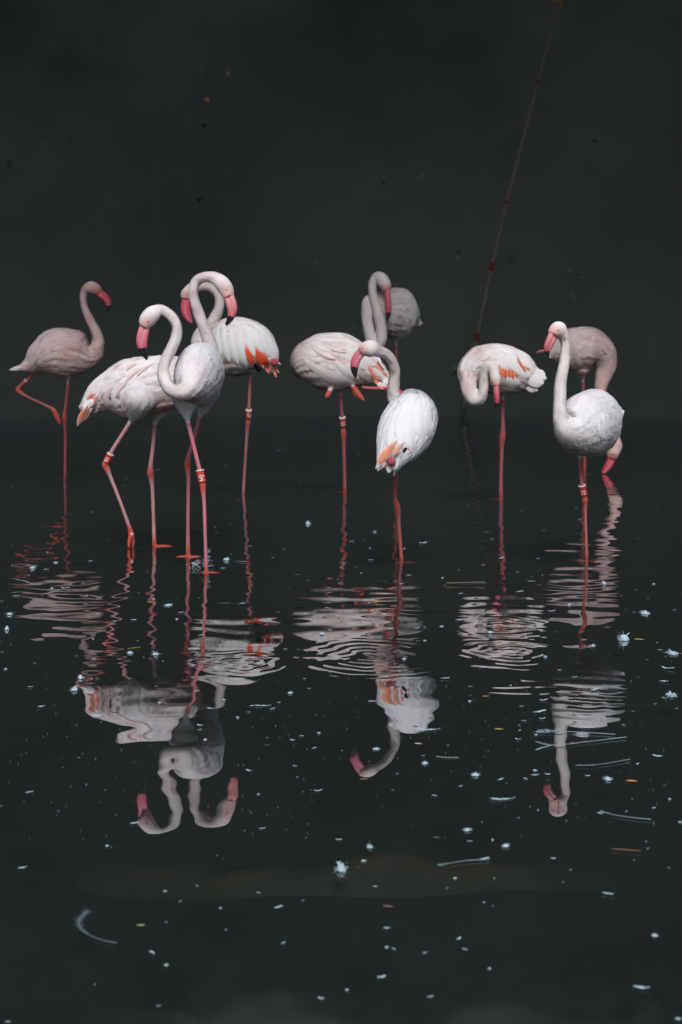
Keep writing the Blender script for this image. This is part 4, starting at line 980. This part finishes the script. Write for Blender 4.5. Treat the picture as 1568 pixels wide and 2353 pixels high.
quill_along([(1233, 1727), (1250, 1721), (1266, 1716)], 0.006, 0.9, DOWN * .8, 'short forked barb at the left end of the long curved feather', 2)
quill_along([(1323, 1763), (1360, 1762), (1405, 1756), (1449, 1748)], 0.005, 0.5, DOWN * .45, 'long thin bent quill below the curved white feather at right', 3)
quill_along([(1240, 1684), (1285, 1684), (1340, 1686), (1415, 1691)], 0.014, 0.35, DOWN * .6, 'pale quill with a fluffy left end above the long curved feather', 4)
quill_along([(1381, 1870), (1400, 1874), (1440, 1881), (1497, 1887)], 0.008, 0.3, DOWN * .5, 'long thin quill floating at lower right', 5)
quill_along([(1010, 1994), (1035, 1988), (1075, 1982), (1125, 1979)], 0.008, 0.25, DOWN * .45, 'long thin quill with white tufts right of the foreground down feather', 6)
quill_along([(203, 2099), (190, 2110), (180, 2128), (192, 2146), (215, 2158), (245, 2168), (268, 2172)], 0.016, 0.62, DOWN * .3, 'large hook shaped feather with bare quill in the left foreground', 7)
quill_along([(540, 1291), (555, 1292), (566, 1292)], 0.002, 0.3, DOWN * .6, 'short quill pointing right from the feather by the splash', 8)
LEAVES = [('yellow', 1469, 1471, 24, 'yellow leaf floating right beside the largest white feather'), ('orange', 1116, 1602, 15, 'small orange leaf floating between the centre and right reflections'),
 ('orange', 1452, 1797, 26, 'tan orange leaf floating at lower right'), ('brown', 836, 1793, 22, 'thin brown leaf below the centre bird head reflection'), ('green', 1081, 1579, 12, 'small green leaf left of the right bird reflection'),
 ('yellow', 863, 1385, 14, 'yellowish leaf above the reflection of the bird with hidden head'), ('pink', 962, 1711, 18, 'pale pink curled petal right of the centre neck reflection'), ('brown', 1003, 1927, 18, 'brown curled leaf in the right middle foreground'),
 ('green', 324, 2129, 20, 'pale green leaf right of the hook shaped feather'), ('yellow', 345, 1385, 16, 'yellow leaf on the second leg reflection of the striding bird'), ('brown', 264, 1636, 16, 'thin brown leaf left of the striding bird reflection'),
 ('brown', 684, 1322, 14, 'small brown leaf between the left and centre birds'), ('yellow', 308, 1492, 34, 'yellow green stalk floating beside the flat white feather at left'), ('brown', 892, 2086, 26, 'dim brown stalk in the middle foreground'),
 ('brown', 1440, 1958, 66, 'thin brown twig floating at the lower right'), ('brown', 1070, 1344, 90, 'thin tan reed lying across the preening bird reflection'), ('yellow', 1147, 1678, 22, 'greenish yellow leaf right of the long flat white feather'), ('brown', 428, 1580, 40, 'thin brown twig over the striding bird body reflection')]
for kind, px, py, wpx, lab in LEAVES:
    o = floater(LEAFM[kind], 'floating_leaf', px, py, wpx, lab, 'leaf', 'leaves floating on the pond', frng.uniform(-12, 12) + (35 if px in (308,) else 0), 0.8)
    if wpx > 30: o.scale[1] *= 0.18
# the many small white flecks: survey positions from three enlargements of the water and two of the foreground
W1 = [(555,1055,30),(840,602,30),(220,870,22),(185,1683,40),(540,1635,22),(660,1668,14),(1255,1260,40),(1255,1290,25),(1288,1352,35),(1230,787,45),(1320,1157,45),(1405,1100,30),(1235,1047,30),(1135,555,28),(1110,595,28),(615,562,25),(720,610,22),(60,562,55),(100,452,28),(290,285,30),(350,240,40),(568,230,22),(410,403,45),(325,403,30),(480,828,20),(260,1145,40),(70,757,14),(12,482,20),(12,802,18),(35,908,28),(1525,495,40),(1400,275,30),(965,468,28),(585,720,28),(590,850,35),(902,836,20),(1025,858,20),(1220,885,30),(1000,1120,30),(1108,468,14),(870,430,14),(1055,510,70),(1160,692,12),(1260,698,28),(480,1260,16),(635,1243,14),(610,1205,50),(1490,1212,30),(845,1880,45),(190,1023,30),(75,130,12),(180,320,14),(900,20,14),(1350,15,20),(1450,185,20),(265,445,14),(380,465,12),(640,440,12),(540,450,20),(735,420,10),(480,675,10),(865,730,14),(1250,460,10),(980,1018,14),(290,1030,12),(495,1465,12),(365,1800,14),(5,740,12),(45,517,10),(920,295,18),(300,175,30)]
W2 = [(410,1058,45),(530,1030,20),(300,1160,30),(150,1180,20),(170,1140,30),(340,1118,20),(590,1310,28),(560,1407,30),(515,1413,15),(950,1410,60),(455,1587,16),(585,1672,45),(210,1695,25),(1315,1705,35),(1055,1667,16),(1520,1920,65),(235,1910,35),(715,1980,35),(910,2025,60),(150,1548,45),(440,1517,25),(1255,1500,55),(905,493,25),(510,567,40),(565,545,22),(640,525,20),(110,495,40),(275,602,30),(1255,730,28),(1385,970,45),(1475,600,45),(1360,640,35),(1205,653,35),(1480,435,30),(1125,845,40),(1110,375,28),(380,783,22),(910,147,25),(795,107,25),(915,223,28),(940,45,35),(300,208,18),(158,135,20),(855,305,20),(825,265,12),(1155,320,30),(1365,335,25),(1380,383,16),(370,150,16),(1125,150,25),(1470,285,16),(1245,118,45),(150,608,18),(925,1112,40),(480,1330,25),(780,967,10),(500,970,18),(895,965,10),(660,930,8),(770,790,14),(515,797,12),(575,1195,8),(735,1420,8),(265,1340,8),(400,1320,10),(270,1385,12),(425,1355,30),(85,1215,30),(1195,1257,35),(1290,1205,20),(640,440,14),(710,345,14),(520,350,12),(405,397,12),(335,550,14),(875,95,18),(1400,1388,18),(1245,1450,18),(1080,1565,20),(1480,1645,25)]
W3 = [(1265,550,18),(1455,988,45),(1415,1455,55),(1400,1128,20),(435,213,45),(375,92,28),(365,680,45),(315,898,40),(180,600,45),(750,543,40),(860,507,40),(180,435,30),(550,425,40),(55,640,35),(85,970,48),(575,982,35),(490,1010,22),(895,958,30),(1020,1043,50),(710,832,35),(645,1575,45),(725,1570,30),(270,1575,70),(430,1603,40),(585,1602,38),(645,1545,35),(975,1578,28),(540,1350,35),(650,1320,30),(575,1235,30),(550,1263,20),(548,1293,20),(690,1220,35),(680,1177,70),(1260,1175,16),(1200,1258,25),(1055,1815,35),(1218,1803,20),(220,1920,75),(380,1985,28),(235,1992,28),(460,2020,65),(1535,1155,16),(1480,905,70),(1390,372,30),(1520,537,22),(1430,790,25),(1410,740,14),(1350,847,14),(1290,1505,28),(1555,1870,30),(800,915,25),(300,835,14),(400,1287,60),(665,212,24),(700,37,22),(340,45,22),(165,285,16),(535,298,20),(320,255,20),(690,318,16),(625,327,10),(725,373,10),(80,383,18),(1080,212,30),(1290,85,12),(1425,90,10),(910,58,12),(1280,410,18),(1355,465,14),(1185,447,12),(1210,535,10),(1110,568,14),(1465,405,8),(555,640,16),(670,662,22),(770,675,14),(1465,830,12),(1295,957,14),(1455,1092,30),(1500,858,10),(700,1105,45),(240,1072,12),(235,1112,30),(560,1143,25),(640,1178,20),(350,1425,12),(1340,1410,12),(1455,1640,14),(1490,1725,25),(1390,1780,25),(540,1843,20),(665,1797,20)]
B1 = [(5,32,12),(100,310,35),(1520,183,30),(480,210,22),(1175,130,28),(807,460,14),(1248,487,35),(745,745,25),(425,832,10),(1440,895,28),(1555,857,20),(35,1000,20),(710,930,18),(740,413,20),(885,390,14),(745,552,14),(1012,588,10),(680,692,40),(1160,422,20),(988,490,18),(1358,456,8),(1270,647,22)]
B2 = [(170,215,50),(140,277,28),(193,393,20),(605,140,55),(617,190,25),(778,212,50),(720,186,22),(990,267,20),(550,355,22),(685,270,35),(1235,430,45),(1445,612,40),(565,628,25),(596,674,25),(705,761,20),(440,890,25),(65,857,22),(245,580,28),(243,665,20),(1510,307,14),(1415,222,12),(1318,57,20),(1550,985,30),(830,87,30),(1385,850,60),(220,798,35),(515,400,12),(680,465,16),(720,480,12),(1408,190,14),(1068,318,10),(1035,373,12),(727,356,10),(275,675,25),(415,690,20)]
SMALL = [(x * .3663, y * .3663 + 1206.2, w_ * .3663) for x, y, w_ in W1] + [(x * .3663 + 517, y * .3663 + 1206.2, w_ * .3663) for x, y, w_ in W2] + [(x * .3663 + 993.7, y * .3663 + 1206.2, w_ * .3663) for x, y, w_ in W3] \
      + [(x * .5129, y * .5129 + 1838, w_ * .5129) for x, y, w_ in B1] + [(x * .5129 + 764, y * .5129 + 1838, w_ * .5129) for x, y, w_ in B2]
# farther flecks between the legs
SMALL += [(1068,982,7),(640,1035,9),(655,1030,6),(1085,1013,5),(826,1045,6),(826,1025,5),(363,1080,8),(290,1098,5),(283,1143,6),(284,1117,5),(148,1120,6),(30,1120,5),(213,1177,6),(163,1183,5),(250,1240,5),(495,1212,8),(498,1225,6),(533,1205,6),(1200,1175,6),(1125,1040,5),(1075,1160,5),(1325,1168,6),(1332,1194,8),(1395,1230,6),(1510,1170,5),(1540,930,5),(520,1068,4),(690,1110,4)]
LANDMARKS = [(785,2001,'the big foreground down feather'),(1434,1471,'the largest white feather at right'),(178,1573,'the fluffy feather pair at left'),(1484,1411,'the wide pale feather near the right edge'),(1547,1503,'the flat feather at the right edge'),(1543,1599,'the star shaped feather at right'),(16,1447,'the upright feather at the left edge'),(1397,1792,'the down feather by the tan leaf'),(1452,1797,'the tan orange leaf'),(708,1204,'the mirrored feather between the legs'),(1361,1673,'the pale curled feather'),(990,1678,'the long flat feather near the centre'),(607,1623,'the slanted thin feather'),(1160,1838,'the slender grey feather'),(1337,1710,'the long curved feather'),(1385,1757,'the bent quill at right'),(1440,1879,'the thin quill at lower right'),(1068,1986,'the tufted quill in the foreground'),(222,2133,'the hook shaped feather'),(324,2129,'the pale green leaf'),(520,1287,'the feather by the splash'),(470,1300,'the splash'),(300,1250,'the stepping foot of the striding bird'),(355,1255,'the flat foot of the striding bird'),(558,1145,'the foot of the orange winged bird'),(793,1130,'the foot of the head hidden bird'),(924,1292,'the foot of the centre bird'),(1151,1148,'the foot of the preening bird'),(1349,1290,'the foot of the front right bird'),(1386,1088,'the bill of the feeding bird'),(149,1096,'the foot of the far left bird'),(370,1905,'the reflected head of the front left bird'),(545,1870,'the reflected head of the striding bird'),(875,1765,'the reflected head of the centre bird'),(1293,1830,'the reflected head of the right bird'),(860,1512,'the ring ripple at centre'),(1155,1440,'the upper ring ripple at right'),(1165,1500,'the lower ring ripple at right'),(555,1522,'the ring ripple at left'),(1116,1602,'the small orange leaf'),(836,1793,'the thin brown leaf'),(962,1711,'the pink petal'),(1003,1927,'the brown curled leaf'),(1440,1958,'the brown twig at lower right'),(75,1306,'the quilled feather at left'),(330,1504,'the feather pair below the stepping leg'),(1070,1344,'the tan reed'),(264,1636,'the thin brown leaf at left'),(1389,1343,'the feather over the feeding bird'),(1260,1684,'the pale quill with fluffy left end')]
DIRS = ['right of', 'below and right of', 'below', 'below and left of', 'left of', 'above and left of', 'above', 'above and right of']
used = set()
def place_words(px, py):
    for rank in ('', 'farther ', 'well '):
        for lx, ly, nm in sorted(LANDMARKS, key=lambda q: (q[0] - px) ** 2 + ((q[1] - py) * 1.6) ** 2)[:9 if rank == '' else 4]:
            dr_ = DIRS[int(round(math.degrees(math.atan2(py - ly, px - lx)) / 45.0)) % 8]
            key = rank + dr_ + ' ' + nm
            if key not in used: used.add(key); return key
    return 'on the open water'
seen = [(s_[1], s_[2]) for s_ in SPECIAL] + [(s_[1], s_[2]) for s_ in LEAVES]
cnt = 0
for px, py, wpx in SMALL:
    if any(abs(px - a_) < 9 and abs(py - b_) < 7 for a_, b_ in seen): continue
    seen.append((px, py)); wh = place_words(px, py); cnt += 1
    if wpx >= 9: floater(TUFTS[cnt % 4] if cnt % 3 == 0 else FLAKES[cnt % 5], 'down_feather', px, py, wpx * 1.15, 'small white down feather ' + wh, 'feather', 'small white feathers floating on the pond', frng.normal(0, 25), frng.uniform(.5, 1.0))
    else: floater(FLAKES[cnt % 5], 'feather_fleck', px, py, max(wpx, 3.6) * 1.1, 'tiny white fleck ' + wh, 'feather fleck', 'tiny flecks floating on the pond', frng.normal(0, 30), frng.uniform(.5, 1.0))
# dust too fine to count
n = 300
dy = 1560 + 480 * frng.beta(1.3, 2.2, n); dx = frng.uniform(20, 1550, n); c = np.array([PW(a_, b_) for a_, b_ in zip(dx, dy)])
c[:, 2] = water_height(c[:, 0], c[:, 1]) + 0.0015
s_ = frng.uniform(0.0006, 0.0017, n)[:, None]
an = frng.uniform(0, 6.28, n)
e1 = np.stack([np.cos(an), np.sin(an), 0 * an], -1) * s_; e2 = np.stack([-np.sin(an), np.cos(an), 0 * an], -1) * s_ * 0.6
vv = np.stack([c - e1, c - e2, c + e1 + [0, 0, .0006], c + e2, c + [0, 0, .0012]], 1).reshape(-1, 3)
k = np.arange(n)[:, None] * 5
cols = np.where(frng.random((n, 1)) > .3, DOWN, np.array([.5, .42, .25]))
me = mesh_np(vv, None, np.concatenate([k + np.array(t_) for t_ in ((0, 1, 4), (1, 2, 4), (2, 3, 4), (3, 0, 4))]), smooth=False, col=np.repeat(cols, 5, axis=0))
obj('floating_dust', me, M_DOWN, kind='stuff', label='fine pale dust floating on the dark water', category='dust')

# ------------------------------------------------------------------ splash at the front bird's foot
m, nt5, b = new_mat('splash_water')
b.inputs['Base Color'].default_value = (0.62, 0.70, 0.76, 1); b.inputs['Roughness'].default_value = 0.05; b.inputs['Alpha'].default_value = 0.5
sp_r = PW(470, 1300); acc = Acc(); r = np.random.default_rng(5)
def drop(c, rad, stretch):
    LD = Loft([[*(c + stretch * t), rad * q, rad * q] for t, q in ((-1, .1), (-.7, .7), (0, 1), (.7, .7), (1, .1))], n=8, up=(.3, .9, .1), ref=0.5)
    acc.add(*LD.mesh(6))
for i in range(44):
    t = r.random(); px = 432 + 46 * t + r.normal(0, 4); py = 1300 - 16 * t ** 2 + r.normal(0, 4)
    if i > 26: px = 476 + r.normal(4, 3.5); py = 1262 + 44 * r.random()
    q = P(px, py, 6.72 + r.normal(0, .03)); q[2] = max(q[2], 0.004)
    drop(q, r.uniform(.0008, .0022), np.array([r.normal(0, .005), 0, r.uniform(.001, .005)]))
for i in range(7):
    q0 = PW(440 + 38 * r.random(), 1300 + r.normal(0, 5)); q1 = q0 + np.array([r.normal(.02, .02), r.normal(0, .01), r.uniform(.006, .03)])
    acc.add(*tube(np.array([q0, (q0 + q1) / 2 + [0, 0, .006], q1]), (.0012, .0018, .0006), 6, 8))
me = acc.mesh(sp_r); o = obj('splash', me, m, None, label='small splash of droplets at the front bird foot', category='splash', kind='stuff'); o.location = tuple(sp_r)
